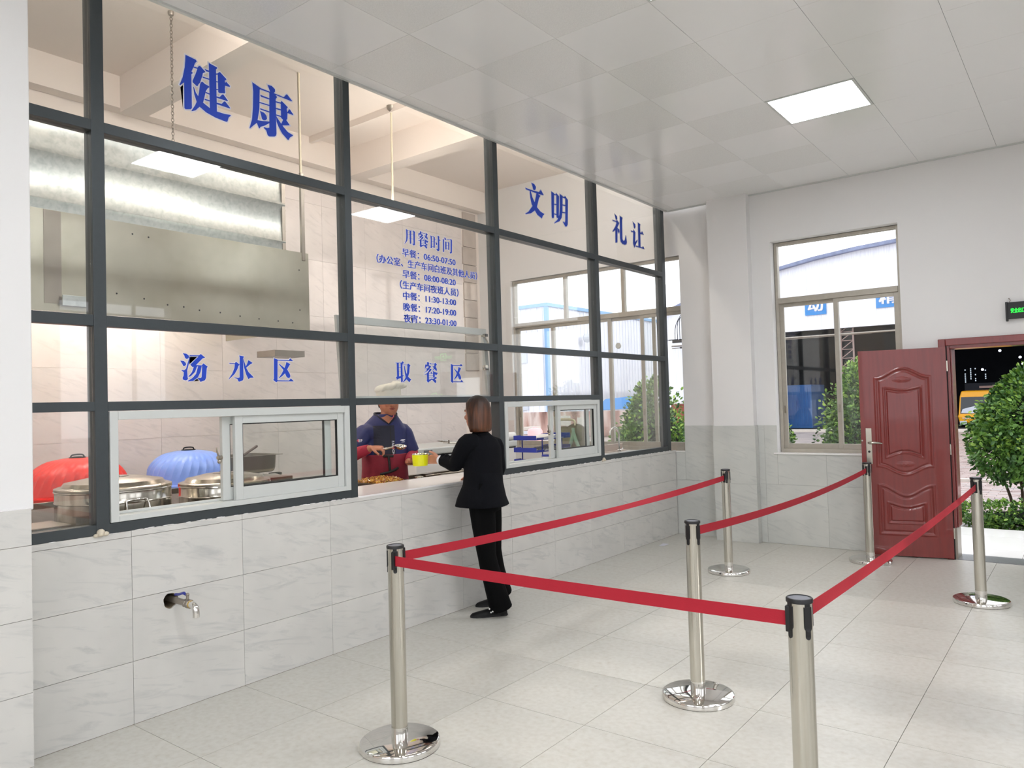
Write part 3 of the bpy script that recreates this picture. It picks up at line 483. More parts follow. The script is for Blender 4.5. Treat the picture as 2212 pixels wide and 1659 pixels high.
def slider(y0, y1, f0, r0, label):
    t = thing('sliding_window', label, 'window', (-0.04, (y0+y1)/2, 1.052), 'white sliding serving windows')
    z0, z1, w = 1.054, 1.624, 0.042
    MB().box(-0.09, 0.006, y0, y0+w, z0, z1).box(-0.09, 0.006, y1-w, y1, z0, z1).box(-0.09, 0.006, y0+w, y1-w, z1-0.045, z1).box(-0.09, 0.006, y0+w, y1-w, z0, z0+0.03).box(-0.09, -0.082, y0+w, y1-w, z0+0.03, z0+0.045).build('frame', 'white_alu', t, bevel=0.002)
    sash(t, f0, y1-w-0.004, z0+0.03, z1-0.045, -0.036, -0.008)
    s2 = sash(t, r0, r0+(y1-w-f0)-0.02, z0+0.032, z1-0.047, -0.074, -0.046)
    zz = (z0+z1)/2
    MB().cyl((-0.05, r0-0.002, zz), (-0.05, r0-0.03, zz), 0.012, n=12).tube([(-0.05, r0-0.018, zz), (-0.05, r0-0.03, zz+0.03), (-0.05, r0-0.034, zz+0.06)], [0.006, 0.005, 0.004], 8).ball((-0.05, r0-0.018, zz-0.022), 0.012, 0.012, 0.014, 10, 8).build('latch', 'steel', t, smooth=40)
    return t
slider(1.797, 3.370, 2.515, 2.455, 'wide white sliding window at soup counter, beside the big steel soup barrels')
slider(5.07, 6.634, 5.885, 5.815, 'white sliding window in front of the blue letter trays')
# awning sash swung up behind the glass of the serving opening
aw = thing('awning_sash', 'white aluminium sash swung up behind the serving opening glass', 'window', (-0.06, 4.22, 1.66))
def P(u, v):   # u along y, v up the tilted sash
    return (-0.102-0.012*v/0.6-0.035*v/0.6, u, 1.66+v)
def bar(u0, u1, v0, v1, th=0.026):
    m = MB(); a, b, c, d = P(u0, v0), P(u1, v0), P(u1, v1), P(u0, v1); k = lambda p: (p[0]-th, p[1], p[2])
    return [a, b, c, d, k(a), k(b), k(c), k(d)]
mb = MB(); FC = [(0, 1, 2, 3), (7, 6, 5, 4), (0, 4, 5, 1), (1, 5, 6, 2), (2, 6, 7, 3), (3, 7, 4, 0)]
for q in [(3.40, 3.445, 0, 0.6), (4.985, 5.03, 0, 0.6), (3.445, 4.985, 0.545, 0.6), (3.445, 4.985, 0, 0.03)]: mb.add(bar(*q), FC)
mb.build('sash_frame', 'white_alu', aw, bevel=0.002)
MB().add(bar(3.44, 4.99, 0.03, 0.545, 0.004), FC).build('pane', 'clear_glass', aw)
for y in (3.46, 4.97): MB().cyl((-0.10, y, 1.93), (-0.15, y+0.02, 1.93), 0.014, n=12).box(-0.13, -0.10, y-0.02, y+0.02, 1.90, 1.915).build('latch', 'steel', aw, smooth=40)
MB().tube([(-0.14, 5.0, 2.19), (-0.12, 5.01, 2.15), (-0.1, 5.0, 2.12)], 0.006, 8).box(-0.16, -0.12, 4.98, 5.02, 2.19, 2.215).build('stay_arm', 'steel', aw)

# ================================================================ windows of the far wall
def farwin(name, X0, X1, z0, z1, zt, uppers, lowers, y=8.415):
    t = structE(name, (X0, y, z0)); w = 0.032
    m = MB().box(X0, X0+w, y, y+0.07, z0, z1).box(X1-w, X1, y, y+0.07, z0, z1).box(X0+w, X1-w, y, y+0.07, z1-w, z1).box(X0+w, X1-w, y-0.006, y+0.07, z0, z0+0.045)
    m.build('frame', 'old_alu', t, bevel=0.002)
    B(X0+w, X1-w, y-0.012, y+0.07, zt, zt+0.06).build('transom', 'old_alu', t, bevel=0.003)
    ed = [X0+w]+list(uppers)+[X1-w]
    for u in uppers: B(u-0.022, u+0.022, y+0.002, y+0.06, zt+0.06, z1-w).build('glazing_bar', 'old_alu', t, bevel=0.002)
    for a, b in zip(ed[:-1], ed[1:]): B(a, b, y+0.03, y+0.034, zt+0.06, z1-w).build('pane', 'window_glass', t)
    for k, (a, b, off) in enumerate(lowers):
        yy = y+off; s = MB().box(a, a+0.045, yy, yy+0.026, z0+0.045, zt).box(b-0.045, b, yy, yy+0.026, z0+0.045, zt).box(a+0.045, b-0.045, yy, yy+0.026, zt-0.04, zt).box(a+0.045, b-0.045, yy, yy+0.026, z0+0.045, z0+0.1).build('sash', 'old_alu', t, bevel=0.002)
        B(a+0.043, b-0.043, yy+0.01, yy+0.014, z0+0.098, zt-0.038).build('pane', 'window_glass', s)
        MB().box(a+0.015, a+0.03, yy-0.008, yy, 1.42, 1.5).build('catch', 'steel', s)
    return t
farwin('window_2', 1.24, 2.505, 0.985, 3.305, 2.63, [], [(1.27, 1.89, 0.034), (1.845, 2.475, 0.002)])
farwin('window_3', -2.435, 0.185, 0.99, 3.33, 2.67, [-1.56, -0.68], [(-2.4, -1.76, 0.034), (-1.80, -0.87, 0.002), (-0.92, -0.26, 0.034), (-0.45, 0.155, 0.002)])
# small round extractor outlet seen on a sash
MB().lathe((-0.78, 8.447, 2.31), [(0.04, 0), (0.04, 0.008), (0.03, 0.012), (0.03, 0.006), (0.001, 0.006)], 24, axis=(0, -1, 0)).build('vent_disc', 'white_alu', bpy.data.objects['window_3'])

# ================================================================ door
dr = structE('door_1', (2.88, 8.3, 0))
x0, x1 = 2.88, 3.62
MB().box(2.825, x0+0.006, 8.272, 8.30, 0, 2.11).box(x1-0.006, x1+0.055, 8.272, 8.30, 0, 2.11).box(x0+0.006, x1-0.006, 8.272, 8.30, 2.045, 2.11).build('casing', 'door_red', dr, bevel=0.006)
MB().box(x0, x0+0.035, 8.30, 8.545, 0.3, 2.05).box(x1-0.035, x1, 8.30, 8.545, 0, 2.05).box(x0+0.035, x1-0.035, 8.30, 8.545, 2.015, 2.05).box(x0+0.035, x0+0.05, 8.34, 8.545, 0.3, 2.015).build('jamb', 'door_red', dr, bevel=0.004)
MB().box(x0, x0+0.036, 8.30, 8.545, 0.0, 0.3).build('jamb_foot', 'steel_dull', dr, bevel=0.002)
MB().box(x0+0.006, x0+0.014, 8.285, 8.30, 0.0, 2.04).build('seal', 'rubber', dr)
B(2.85, 3.65, 8.298, 8.60, -0.02, 0.004).build('threshold', 'granite', dr, bevel=0.002)
# leaf: pressed relief as a height field
LW, LH = 0.765, 2.02
def relief(u, v):
    x = u*LW; z = v*LH; h = 0.0; c = 0.5*LW
    def hump(k): t = max(-1, min(1, (x-c)/(0.30*LW))); return 0.5*(1+math.cos(math.pi*t))**1.0*k
    def band(d, wd):  # rounded moulding ridge followed by a groove, d = distance inside the outline
        o = 0
        if 0 < d < wd: o += 0.007*math.sin(math.pi*d/wd)
        elif wd <= d < wd*2.2: o -= 0.007*math.sin(math.pi*(d-wd)/(wd*1.2))
        return o
    xl, xr = 0.175*LW, 0.825*LW
    d = min(x-xl, xr-x, (1.755+hump(0.09))-z, z-(0.865-hump(0.085)))
    if d > 0: h += band(d, 0.022)
    d2 = min(x-xl-0.075, xr-0.075-x, (1.665-hump(0.035))-z, z-(0.935+hump(0.06)))
    if d2 > 0: h += band(d2, 0.018) + (0.005 if d2 > 0.04 else 0)
    d = min(x-xl, xr-x, (0.70-hump(0.10))-z, z-0.20)
    if d > 0: h += band(d, 0.022)
    d2 = min(x-xl-0.075, xr-0.075-x, (0.54-hump(0.05))-z, z-0.31)
    if d2 > 0: h += band(d2, 0.018) + (0.005 if d2 > 0.04 else 0)
    for cz, s in ((1.725, 1), (0.895, -1)):   # oval floral bosses
        e = ((x-c)/0.085)**2+((z-cz)/0.028)**2
        if e < 1: h += 0.006*(1-e)+0.0015*math.sin(x*190)*math.cos(z*230)*(1-e)
    return h
hx, hy = 2.888, 8.262; ang = math.atan2(8.10-hy, 2.150-hx); dx, dy = math.cos(ang), math.sin(ang)
nx_, ny_ = -dy, dx           # leaf normal
if ny_ > 0: nx_, ny_ = -nx_, -ny_
NU, NV = 110, 300; vs = []; fs = []
for j in range(NV+1):
    for i in range(NU+1):
        u, v = i/NU, j/NV; hh = relief(u, v); s_ = (1-u)*LW  # u = 0 free edge
        vs.append((hx+dx*s_+nx_*hh, hy+dy*s_+ny_*hh, 0.012+v*LH))
for j in range(NV):
    for i in range(NU): a = j*(NU+1)+i; fs.append((a, a+1, a+NU+2, a+NU+1))
leaf = MB().add(vs, fs)
def lp(s_, t, z): return (hx+dx*s_-nx_*t, hy+dy*s_-ny_*t, z)
leaf.add([lp(0, 0.0005, .012), lp(LW, 0.0005, .012), lp(LW, 0.045, .012), lp(0, 0.045, .012), lp(0, 0.0005, .012+LH), lp(LW, 0.0005, .012+LH), lp(LW, 0.045, .012+LH), lp(0, 0.045, .012+LH)],
         [(0, 1, 2, 3), (4, 7, 6, 5), (1, 2, 6, 5), (0, 4, 7, 3), (3, 7, 6, 2)])
lf = leaf.build('door_leaf', 'door_red', dr, smooth=50, fixn=False)
def lq(u, z, t=0.0): s_ = (1-u)*LW; return (hx+dx*s_+nx_*t, hy+dy*s_+ny_*t, z)
hm = MB(); U0, U1, Z0, Z1 = 0.055, 0.125, 0.905, 1.262
hm.add([lq(U0, Z0), lq(U1, Z0), lq(U1, Z1), lq(U0, Z1), lq(U0, Z0, .009), lq(U1, Z0, .009), lq(U1, Z1, .009), lq(U0, Z1, .009)], [(0, 3, 2, 1), (4, 5, 6, 7), (0, 1, 5, 4), (1, 2, 6, 5), (2, 3, 7, 6), (3, 0, 4, 7)])
hp = hm.build('handle_plate', 'mirror_steel' if False else 'steel', lf, bevel=0.002)
MB().tube([lq(.09, 1.118, .005), lq(.09, 1.118, .035), lq(.115, 1.118, .05), lq(.17, 1.12, .05), lq(.245, 1.112, .045)], [.012, .011, .013, .013, .008], 12).build('lever', 'steel', lf, smooth=50)
MB().cyl(lq(.09, 1.03, .006), lq(.09, 1.03, .014), .011, n=14).build('keyhole', 'rubber', lf)
MB().cyl(lq(.012, 1.14, .0), lq(.012, 1.14, .008), .008, n=10).build('latch_bolt', 'steel', lf)
for z in (0.25, 1.05, 1.85): MB().cyl((2.892, 8.272, z-0.05), (2.892, 8.272, z+0.05), .007, n=10).build('hinge', 'steel', dr)

# ================================================================ lettering on the glass
XG = -0.0285
def letter(parent, key, wd=0.006, x=XG, dy=0, dz=0):
    polys = [[(a/10000, b/10000) for a, b in p] for p in GLYPH[key]]
    mb = MB(); ou = MB()
    for ki, p in enumerate(polys):
        mb.prism(p, lambda u, v, q: (x+q, u, v), 0.0006+ki*0.00004)
        n = len(p); area = sum(p[k][0]*p[(k+1) % n][1]-p[(k+1) % n][0]*p[k][1] for k in range(n)); sg = 1 if area > 0 else -1; q2 = []
        for k in range(n):                      # grow the outline with limited mitres
            (a0, b0), (a1, b1), (a2, b2) = p[k-1], p[k], p[(k+1) % n]
            e1 = Vector((a1-a0, b1-b0)).normalized(); e2 = Vector((a2-a1, b2-b1)).normalized(); n1 = Vector((e1.y, -e1.x))*sg; n2 = Vector((e2.y, -e2.x))*sg
            m_ = n1+n2; m_ = m_.normalized() if m_.length > 1e-3 else n1; sc_2 = min(1.7, 1/max(.3, m_.dot(n1)))
            if m_.dot(n1) < .45: q2 += [(a1+(n1.x+e1.x)*wd*.8, b1+(n1.y+e1.y)*wd*.8), (a1+(n2.x-e2.x)*wd*.8, b1+(n2.y-e2.y)*wd*.8)]
            else: q2.append((a1+m_.x*wd*sc_2, b1+m_.y*wd*sc_2))
        ou.prism(q2, lambda u, v, q: (x-0.0014+q, u, v), 0.0006+ki*0.00004)
    c = mb.build('character', 'vinyl_blue', parent); ou.build('outline', 'vinyl_white', c, fixn=False); return c
def sign(keys, label, wd=0.006, loc=(XG, 2.5, 3.4)):
    t = thing('glass_lettering', label, 'lettering', loc)
    for k in keys: letter(t, k, wd)
    return t
sign(['jian', 'kang'], 'largest blue two-character lettering on the top pane over the chain-hung lamp', 0.0075, (XG, 2.6, 3.33))
sign(['wen', 'ming'], 'blue two-character lettering on the top pane right of the timetable bay', 0.0075, (XG, 5.85, 3.33))
sign(['li', 'rang'], 'blue two-character lettering on the last top pane, nearest the far wall', 0.0075, (XG, 7.4, 3.33))
sign(['tang', 'shui', 'qu'], 'blue three-character lettering over the soup window', 0.0035, (XG, 2.6, 1.78))
sign(['qv', 'can', 'qu2'], 'blue three-character lettering over the open serving gap', 0.0035, (XG, 4.2, 1.78))
tt = thing('glass_lettering', 'blue meal timetable lettering on the pane above the serving gap', 'lettering', (XG, 4.2, 2.24))
for k in ('yong', 'can2', 'shi', 'jn'): letter(tt, k, 0.0045)
def line(s, y0, y1, z0, h, size):
    for nm, mt, off, dx, sm in (('text_outline', 'vinyl_white', 0.05, -0.0009, (-0.03, 0.03)), ('text_line', 'vinyl_blue', 0.004, 0.0, (-0.025, 0.0, 0.025))):
        m = text_mesh(s, 1.0, off, sm); v = np.array(m.v)
        if nm == 'text_outline': ref = None
        if nm == 'text_line':
            lo, hi = v[:, 0].min(), v[:, 0].max(); bl, bh = v[:, 1].min(), v[:, 1].max(); store = (lo, hi, bl, bh)
    # map both layers with the same affine so they stay registered
    lo, hi, bl, bh = store; sy = (y1-y0)/(hi-lo); sz = h
    for nm, mt, off, dx, sm in (('text_outline', 'vinyl_white', 0.05, -0.0009, (-0.03, 0.03)), ('text_line', 'vinyl_blue', 0.004, 0.0, (-0.025, 0.0, 0.025))):
        m = text_mesh(s, 1.0, off, sm); nv = len(m.v)//len(sm); m.v = [(XG+dx+0.00009*(k//nv), y0+(p[0]-lo)*sy, z0+p[1]*sz) for k, p in enumerate(m.v)]
        o = m.build(nm, mt, tt, fixn=False)
LH_ = 0.066
line('早餐：06:50-07:50', 3.930, 4.524, 2.732, LH_, 1)
line('（办公室、生产车间白班及其他人员）', 3.675, 4.79, 2.652, LH_, 1)
line('早餐：08:00-08:20', 3.930, 4.520, 2.570, LH_, 1)
line('（生产车间夜班人员）', 3.90, 4.55, 2.488, LH_, 1)
line('中餐：11:30-13:00', 3.930, 4.518, 2.408, LH_, 1)
line('晚餐：17:20-19:00', 3.930, 4.516, 2.324, LH_, 1)
line('夜宵：23:30-01:00', 3.930, 4.516, 2.240, LH_, 1)

# ================================================================ queue stanchions
PR = 0.0385
def stanchion(name, loc, label, h=0.945, rot=0.0, slots=4, base_r=0.19):
    t = thing(name, label, 'queue barrier post', loc, 'chrome queue barrier posts')
    L = Vector(loc)
    def c(x, y, z): return (L.x+x, L.y+y, L.z+z)
    MB().lathe(c(0, 0, 0), [(base_r-0.004, 0), (base_r, 0.004), (base_r, 0.024), (base_r-0.003, 0.03), (base_r-0.012, 0.0345), (0.05, 0.037), (0.001, 0.037)], 72).build('base', 'mirror_steel', t, smooth=35)
    MB().lathe(c(0, 0, 0), [(base_r-0.01, -0.0), (base_r-0.003, 0.0), (base_r-0.003, 0.003), (base_r-0.01, 0.003)], 48).build('base_rubber', 'rubber', t)
    MB().lathe(c(0, 0, 0), [(PR+0.0012, 0.036), (PR+0.0012, 0.095)], 40).build('collar', 'mirror_steel', t, smooth=40)
    MB().lathe(c(0, 0, 0), [(PR, 0.09), (PR, h-0.012)], 48).build('pole', 'brushed_steel', t, smooth=40)
    MB().lathe(c(0, 0, 0), [(PR-0.004, h-0.014), (PR+0.0035, h-0.012), (PR+0.0035, h-0.001), (PR+0.001, h+0.002), (PR-0.004, h+0.002), (PR-0.004, h-0.001)], 48).build('cap_ring', 'black_plastic', t, smooth=40)
    MB().lathe(c(0, 0, 0), [(PR-0.003, h-0.006), (PR-0.003, h), (0.001, h)], 40).build('cap', 'grey_cap', t, smooth=40)
    for k in range(slots):
        a = rot + k*math.pi/2; ca, sa = math.cos(a), math.sin(a)
        def q(u, v, w_): return c(ca*(PR+v)-sa*u, sa*(PR+v)+ca*u, w_)
        m = MB()
        for (hw, zb, zt, th) in ((0.009, h-0.125, h-0.012, 0.0022), (0.0135, h-0.098, h-0.022, 0.0045)):
            n = 8; out = [(-hw, zt), (hw, zt)] + [(hw*math.cos(s_), zb+hw*0.9+hw*math.sin(s_)) for s_ in np.linspace(0, -math.pi, n)]
            m.prism(out[::-1], lambda u, v, w_: q(u, (PR**2-u*u)**0.5-PR-0.001+w_*(th+0.001), v), 1.0)
        m.build('belt_slot', 'black_plastic', t)
    return t
def q_of(P_, a, d, z): return Vector((P_[0]+math.cos(a)*d, P_[1]+math.sin(a)*d, z))
def belt(parent, A, Bp, sag=0.0, tw=0.0, twc=0.6, wdt=0.047, n=40, clipA=True, clipB=True):
    A, Bp = Vector(A), Vector(Bp); d = (Bp-A).normalized(); side = Vector((-d.y, d.x, 0)).normalized(); vs = []; up = Vector((0, 0, 1))
    r0 = []
    for i in range(n+1):
        t = i/n; p = A.lerp(Bp, t); p.z -= 4*sag*t*(1-t); ph = tw*math.exp(-((t-twc)/0.28)**2)*math.sin(math.pi*min(1, t*1.15) if t < .87 else math.pi*(1-t)/.26*0.5)
        u = up*math.cos(ph)+side*math.sin(ph); s2 = side*math.cos(ph)-up*math.sin(ph)
        r0.append([p+u*wdt/2+s2*.0006, p-u*wdt/2+s2*.0006, p-u*wdt/2-s2*.0006, p+u*wdt/2-s2*.0006])
    MB().rings(r0).build('belt', 'red_belt', parent, smooth=60)
    for flag, C0, sg in ((clipA, A, 1), (clipB, Bp, -1)):
        if flag:
            a = C0-d*sg*0.016; m = MB(); hz = 0.042
            vs = []
            for k in (-1, 1):
                for (s_, e) in ((-0.011, 0), (0.011, 0), (0.011, 0.018), (-0.011, 0.018)): p = a+d*sg*e+side*s_; vs.append((p.x, p.y, a.z+k*hz))
            m.add(vs, [(0, 3, 2, 1), (4, 5, 6, 7), (0, 1, 5, 4), (1, 2, 6, 5), (2, 3, 7, 6), (3, 0, 4, 7)]).build('belt_clip', 'black_plastic', parent, bevel=0.003)
S1 = (1.335, 2.507, 0); S2 = (2.258, 3.815, 0); S3 = (1.275, 6.725, 0); S4 = (2.25, 7.80, 0); S5 = (3.265, 6.685, 0); S6 = (3.215, 2.515, 0)
s1 = stanchion('stanchion', S1, 'chrome queue post in the left foreground, two red belts leaving its head', rot=0.75)
s2 = stanchion('stanchion', S2, 'chrome queue post in the middle, whose shiny base mirrors a red belt', rot=1.3)
s3 = stanchion('stanchion', S3, 'chrome queue post nearest the serving wall, beside the far pilaster', rot=0.6)
s4 = stanchion('stanchion', S4, 'chrome queue post directly in front of the open red door', rot=0.7)
s5 = stanchion('stanchion', S5, 'chrome queue post before the doorway, at the right edge of the picture', rot=0.9)
s6 = stanchion('stanchion', S6, 'nearest chrome queue post, its grey cap seen from above and base out of frame', rot=0.95)
def link_belt(par, A, Bb, z, sag, tw=0, dA=0.04, dB=0.04, off=(0, 0), **k):
    A, Bb = Vector(A), Vector(Bb); d = (Bb-A).normalized(); s = Vector((-d.y, d.x, 0))
    a = A+d*dA+s*off[0]; b = Bb-d*dB+s*off[1]; a.z = z[0]; b.z = z[1]; belt(par, a, b, sag, tw, **k)
link_belt(s1, S1, S3, (0.885, 0.868), 0.035, tw=1.15, twc=0.62, dA=0.055, dB=0.04, off=(0, 0))
link_belt(s6, S6, S1, (0.880, 0.878), 0.006, dA=0.036, dB=0.028, off=(0.022, 0.03))
link_belt(s6, S6, S5, (0.885, 0.873), 0.02, dA=0.055, dB=0.04)
link_belt(s2, S2, S4, (0.885, 0.873), 0.045, dA=0.055, dB=0.04)

# ================================================================ tap in the serving wall
tp = thing('wall_tap', 'short steel wall tap with blue lever sticking out of the serving wall', 'tap', (0.0, TAPY, TAPZ))
y, z = TAPY+0.012, TAPZ+0.004
MB().cyl((-0.11, y, z), (0.132, y, z-0.002), 0.0165, n=24).build('pipe', 'steel_dull', tp, smooth=40)
MB().lathe((0.126, y, z-0.002), [(0.018, 0), (0.023, 0.004), (0.023, 0.022), (0.019, 0.026), (0.025, 0.032), (0.025, 0.050), (0.020, 0.055)], 8, axis=(1, 0, 0)).build('valve_body', 'steel_dull', tp, bevel=0.001)
MB().lathe((0.180, y, z-0.002), [(0.019, 0), (0.019, 0.008)], 20, axis=(1, 0, 0)).build('sealing_tape', M('ptfe_yellow', (214, 176, 72), 0.6).name, tp)
MB().tube([(0.187, y, z-0.002), (0.208, y, z-0.003), (0.228, y, z-0.016), (0.234, y, z-0.040), (0.234, y, z-0.062)], [0.018, 0.0185, 0.0185, 0.0175, 0.0175], 24).build('spout', 'mirror_steel', tp, smooth=45)
MB().cyl((0.153, y, z+0.014), (0.153, y, z+0.042), 0.008, n=10).ball((0.153, y, z+0.045), 0.010, n=8, m=6).build('stem', 'steel_dull', tp, smooth=40)
MB().tube([(0.153, y, z+0.040), (0.134, y, z+0.042), (0.110, y, z+0.048), (0.068, y, z+0.036), (0.024, y, z+0.030)], [0.005, 0.005, 0.009, 0.009, 0.008], 10, flat=0.5).build('lever', M('lever_blue', (32, 44, 140), 0.4).name, tp, smooth=50)

# ================================================================ ceiling light panels
def light(x, y, label, group='recessed square ceiling lights'):
    t = thing('ceiling_light', label, 'ceiling light', (x+0.3235, y+0.315, ZC), group)
    x1, y1 = x+0.647, y+0.63; f = 0.022
    MB().box(x+.002, x1-.002, y+.002, y+f, ZC-0.006, ZC+0.008).box(x+.002, x1-.002, y1-f, y1-.002, ZC-0.006, ZC+0.008).box(x+.002, x+f, y+f, y1-f, ZC-0.006, ZC+0.008).box(x1-f, x1-.002, y+f, y1-f, ZC-0.006, ZC+0.008).build('frame', 'white_alu', t, bevel=0.002)
    B(x+f, x1-f, y+f, y1-f, ZC-0.003, ZC+0.004).build('diffuser', 'panel_light', t)
light(2.08, 5.76, 'square recessed ceiling light fully in view above the window')
light(2.08, 3.24, 'square recessed ceiling light cut by the top edge of the picture')
for k, (a, b) in enumerate(LM): light(a, b, 'square recessed ceiling light of the canteen behind and beside the camera')

# ================================================================ exit sign
ex = thing('exit_sign', 'small black exit sign with glowing green characters above the doorway', 'exit sign', (3.6, 8.29, 2.25))
MB().box(3.385, 3.82, 8.27, 8.305, 2.255, 2.408).build('case', 'black_plastic', ex, bevel=0.003)
MB().box(3.385, 3.403, 8.262, 8.308, 2.235, 2.412).box(3.802, 3.82, 8.262, 8.308, 2.235, 2.412).build('end_cap', 'black_plastic', ex, bevel=0.002)
m = text_mesh('安全出口', 1.0, 0.015); v = np.array(m.v); lo, hi, bl, bh = v[:, 0].min(), v[:, 0].max(), v[:, 1].min(), v[:, 1].max()
m.v = [(3.425+(a-lo)/(hi-lo)*0.108, 8.2695, 2.308+(b-bl)/(bh-bl)*0.045) for a, b, c in m.v]; m.build('text', 'exit_green', ex, fixn=False)
g = MB().box(3.538, 3.548, 8.2685, 8.2695, 2.28, 2.388).box(3.64, 3.65, 8.2685, 8.2695, 2.28, 2.388).box(3.548, 3.64, 8.2685, 8.2695, 2.378, 2.388).box(3.548, 3.64, 8.2685, 8.2695, 2.28, 2.285)
for a in ([(3.60, 2.365), (3.59, 2.345), (3.585, 2.325), (3.605, 2.31), (3.60, 2.29)], [(3.585, 2.325), (3.57, 2.312), (3.555, 2.305)], [(3.575, 2.35), (3.592, 2.348), (3.615, 2.335)]):
    g.tube([(p, 8.269, q) for p, q in a], 0.005, 6)
g.build('running_figure', 'exit_green', ex)
m = text_mesh('EXIT', 1.0, 0.02); v = np.array(m.v); lo, hi, bl, bh = v[:, 0].min(), v[:, 0].max(), v[:, 1].min(), v[:, 1].max()
m.v = [(3.665+(a-lo)/(hi-lo)*0.11, 8.2695, 2.308+(b-bl)/(bh-bl)*0.045) for a, b, c in m.v]; m.build('text', 'exit_green', ex, fixn=False)
MB().tube([(3.415, 8.285, 2.41), (3.425, 8.28, 2.428), (3.414, 8.283, 2.44)], 0.003, 6).ball((3.414, 8.29, 2.444), 0.006, n=8, m=6).build('hanger', 'steel_dull', ex)

# scrap of paper on the floor near the corner
MB().add([(0.15, 7.55, 0.002), (0.21, 7.57, 0.004), (0.20, 7.70, 0.003), (0.14, 7.67, 0.008), (0.15, 7.55, 0.001), (0.21, 7.57, 0.003), (0.20, 7.70, 0.002), (0.14, 7.67, 0.007)], [(0, 1, 2, 3), (7, 6, 5, 4), (0, 4, 5, 1), (1, 5, 6, 2), (2, 6, 7, 3), (3, 7, 4, 0)]).build('paper_scrap', 'vinyl_white')
tag(bpy.data.objects['paper_scrap'], 'small scrap of white paper lying on the floor in the far left corner', 'paper')

# ================================================================ KITCHEN
# lamps
def tube_light(x, y0, y1, z, label, hooks=(), mat='kitchen_light'):
    t = thing('tube_light', label, 'lamp', (x, (y0+y1)/2, z))
    MB().cyl((x, y0, z), (x, y1, z), 0.018, n=16).build('tube', mat, t, smooth=40)
    MB().box(x-0.02, x+0.02, y0-0.02, y1+0.02, z+0.019, z+0.045).build('batten', 'white_alu', t, bevel=0.002)
    for hx_, hy_ in hooks:
        m = MB(); L_, r = 0.034, 0.0032; zz = z+0.04; k = 0
        while zz < ZK-0.03:
            a = (1, 0) if k % 2 else (0, 1); pts = [(hx_+a[0]*0.010*math.sin(s_), hy_+a[1]*0.010*math.sin(s_), zz+L_/2+L_/2*math.cos(s_)) for s_ in np.linspace(0, 2*math.pi, 9)]
            m.tube(pts, r, 5, k=1); zz += L_-0.008; k += 1
        m.build('chain', 'steel_dull', t, smooth=60, kind='stuff')
        MB().lathe((hx_, hy_, ZK-0.03), [(0.018, 0.0), (0.022, 0.012), (0.022, 0.03)], 12).build('ceiling_hook', 'steel_dull', t)
    return t
tube_light(-1.457, 2.75, 3.75, 3.62, 'chain-hung kitchen tube light hidden behind the upper dark rail', [(-1.457, 2.948)], 'kitchen_light_soft')
for k, (a, lab) in enumerate(((-0.4, 'first'), (1.7, 'second'), (4.3, 'third'), (6.4, 'fourth'))):
    t = tube_light(-0.33, a, a+1.2, 4.42, lab + ' of four added tube lights brightening the kitchen, unseen above the ceiling edge')  # added out of view to lift the kitchen ceiling and walls
    for yy in (a+.2, a+1.0): MB().cyl((-0.33, yy, 4.46), (-0.33, yy, ZK), 0.006, n=8).build('rod', 'steel_dull', t)
M('cream', (214, 204, 178), 0.5)
for k, (a, lab) in enumerate(((1.0, 'left'), (2.6, 'right'))):
    t = tube_light(-2.35, a, a+1.2, 2.66, lab + ' added tube light unseen inside the extractor hood, brightening the back wall')  # added behind the skirt to brighten the lower back wall
    for yy in (a+.2, a+1.0): MB().cyl((-2.35, yy, 2.70), (-2.35, yy, 3.012), 0.006, n=8).build('rod', 'steel_dull', t)
k3 = thing('pendant_lamp', 'small round pendant lamp with scalloped rim on a long cream rod in the kitchen', 'lamp', (-1.56, 5.31, 3.57))
cl = (-1.56, 5.31, 3.57)
MB().cyl((-1.56, 5.31, 3.62), (-1.545, 5.305, ZK-0.02), 0.011, n=10).build('rod', 'cream', k3, smooth=40)
MB().lathe((-1.545, 5.305, ZK-0.03), [(0.015, -0.03), (0.042, 0.0), (0.046, 0.03)], 16).build('ceiling_cup', 'steel_dull', k3, smooth=40)
MB().lathe(cl, [(0.005, -0.03), (0.07, -0.022), (0.1, 0.0), (0.08, 0.03), (0.02, 0.05)], 28).build('diffuser', 'kitchen_light', k3, smooth=40)
mb = MB(); rs = []
for r, z in ((0.10, 0.012), (0.14, 0.004), (0.17, 0.010), (0.165, 0.02), (0.12, 0.03)):
    rs.append([(cl[0]+r*(1+.05*math.sin(14*t))*math.cos(t), cl[1]+r*(1+.05*math.sin(14*t))*math.sin(t), cl[2]+z+.006*math.cos(14*t)) for t in np.linspace(0, 2*math.pi, 113)[:-1]])
mb.rings(rs, caps=False).build('scalloped_rim', 'clear_glass', k3, smooth=60)
# range hood
hd = thing('range_hood', 'huge galvanised and stainless extractor hood hanging behind the left panes', 'range hood', (-2.2, 2.0, 2.33))
B(-1.605, -1.6, -0.6, 4.285, 2.325, 3.022).build('front_skirt', 'hood_steel', hd, bevel=0.001)
B(-2.95, -1.606, 4.275, 4.285, 2.325, 3.022).build('side_skirt', 'hood_steel', hd)
B(-2.95, -1.606, -0.6, 4.275, 3.012, 3.022).build('top_plate', 'galvanised', hd)
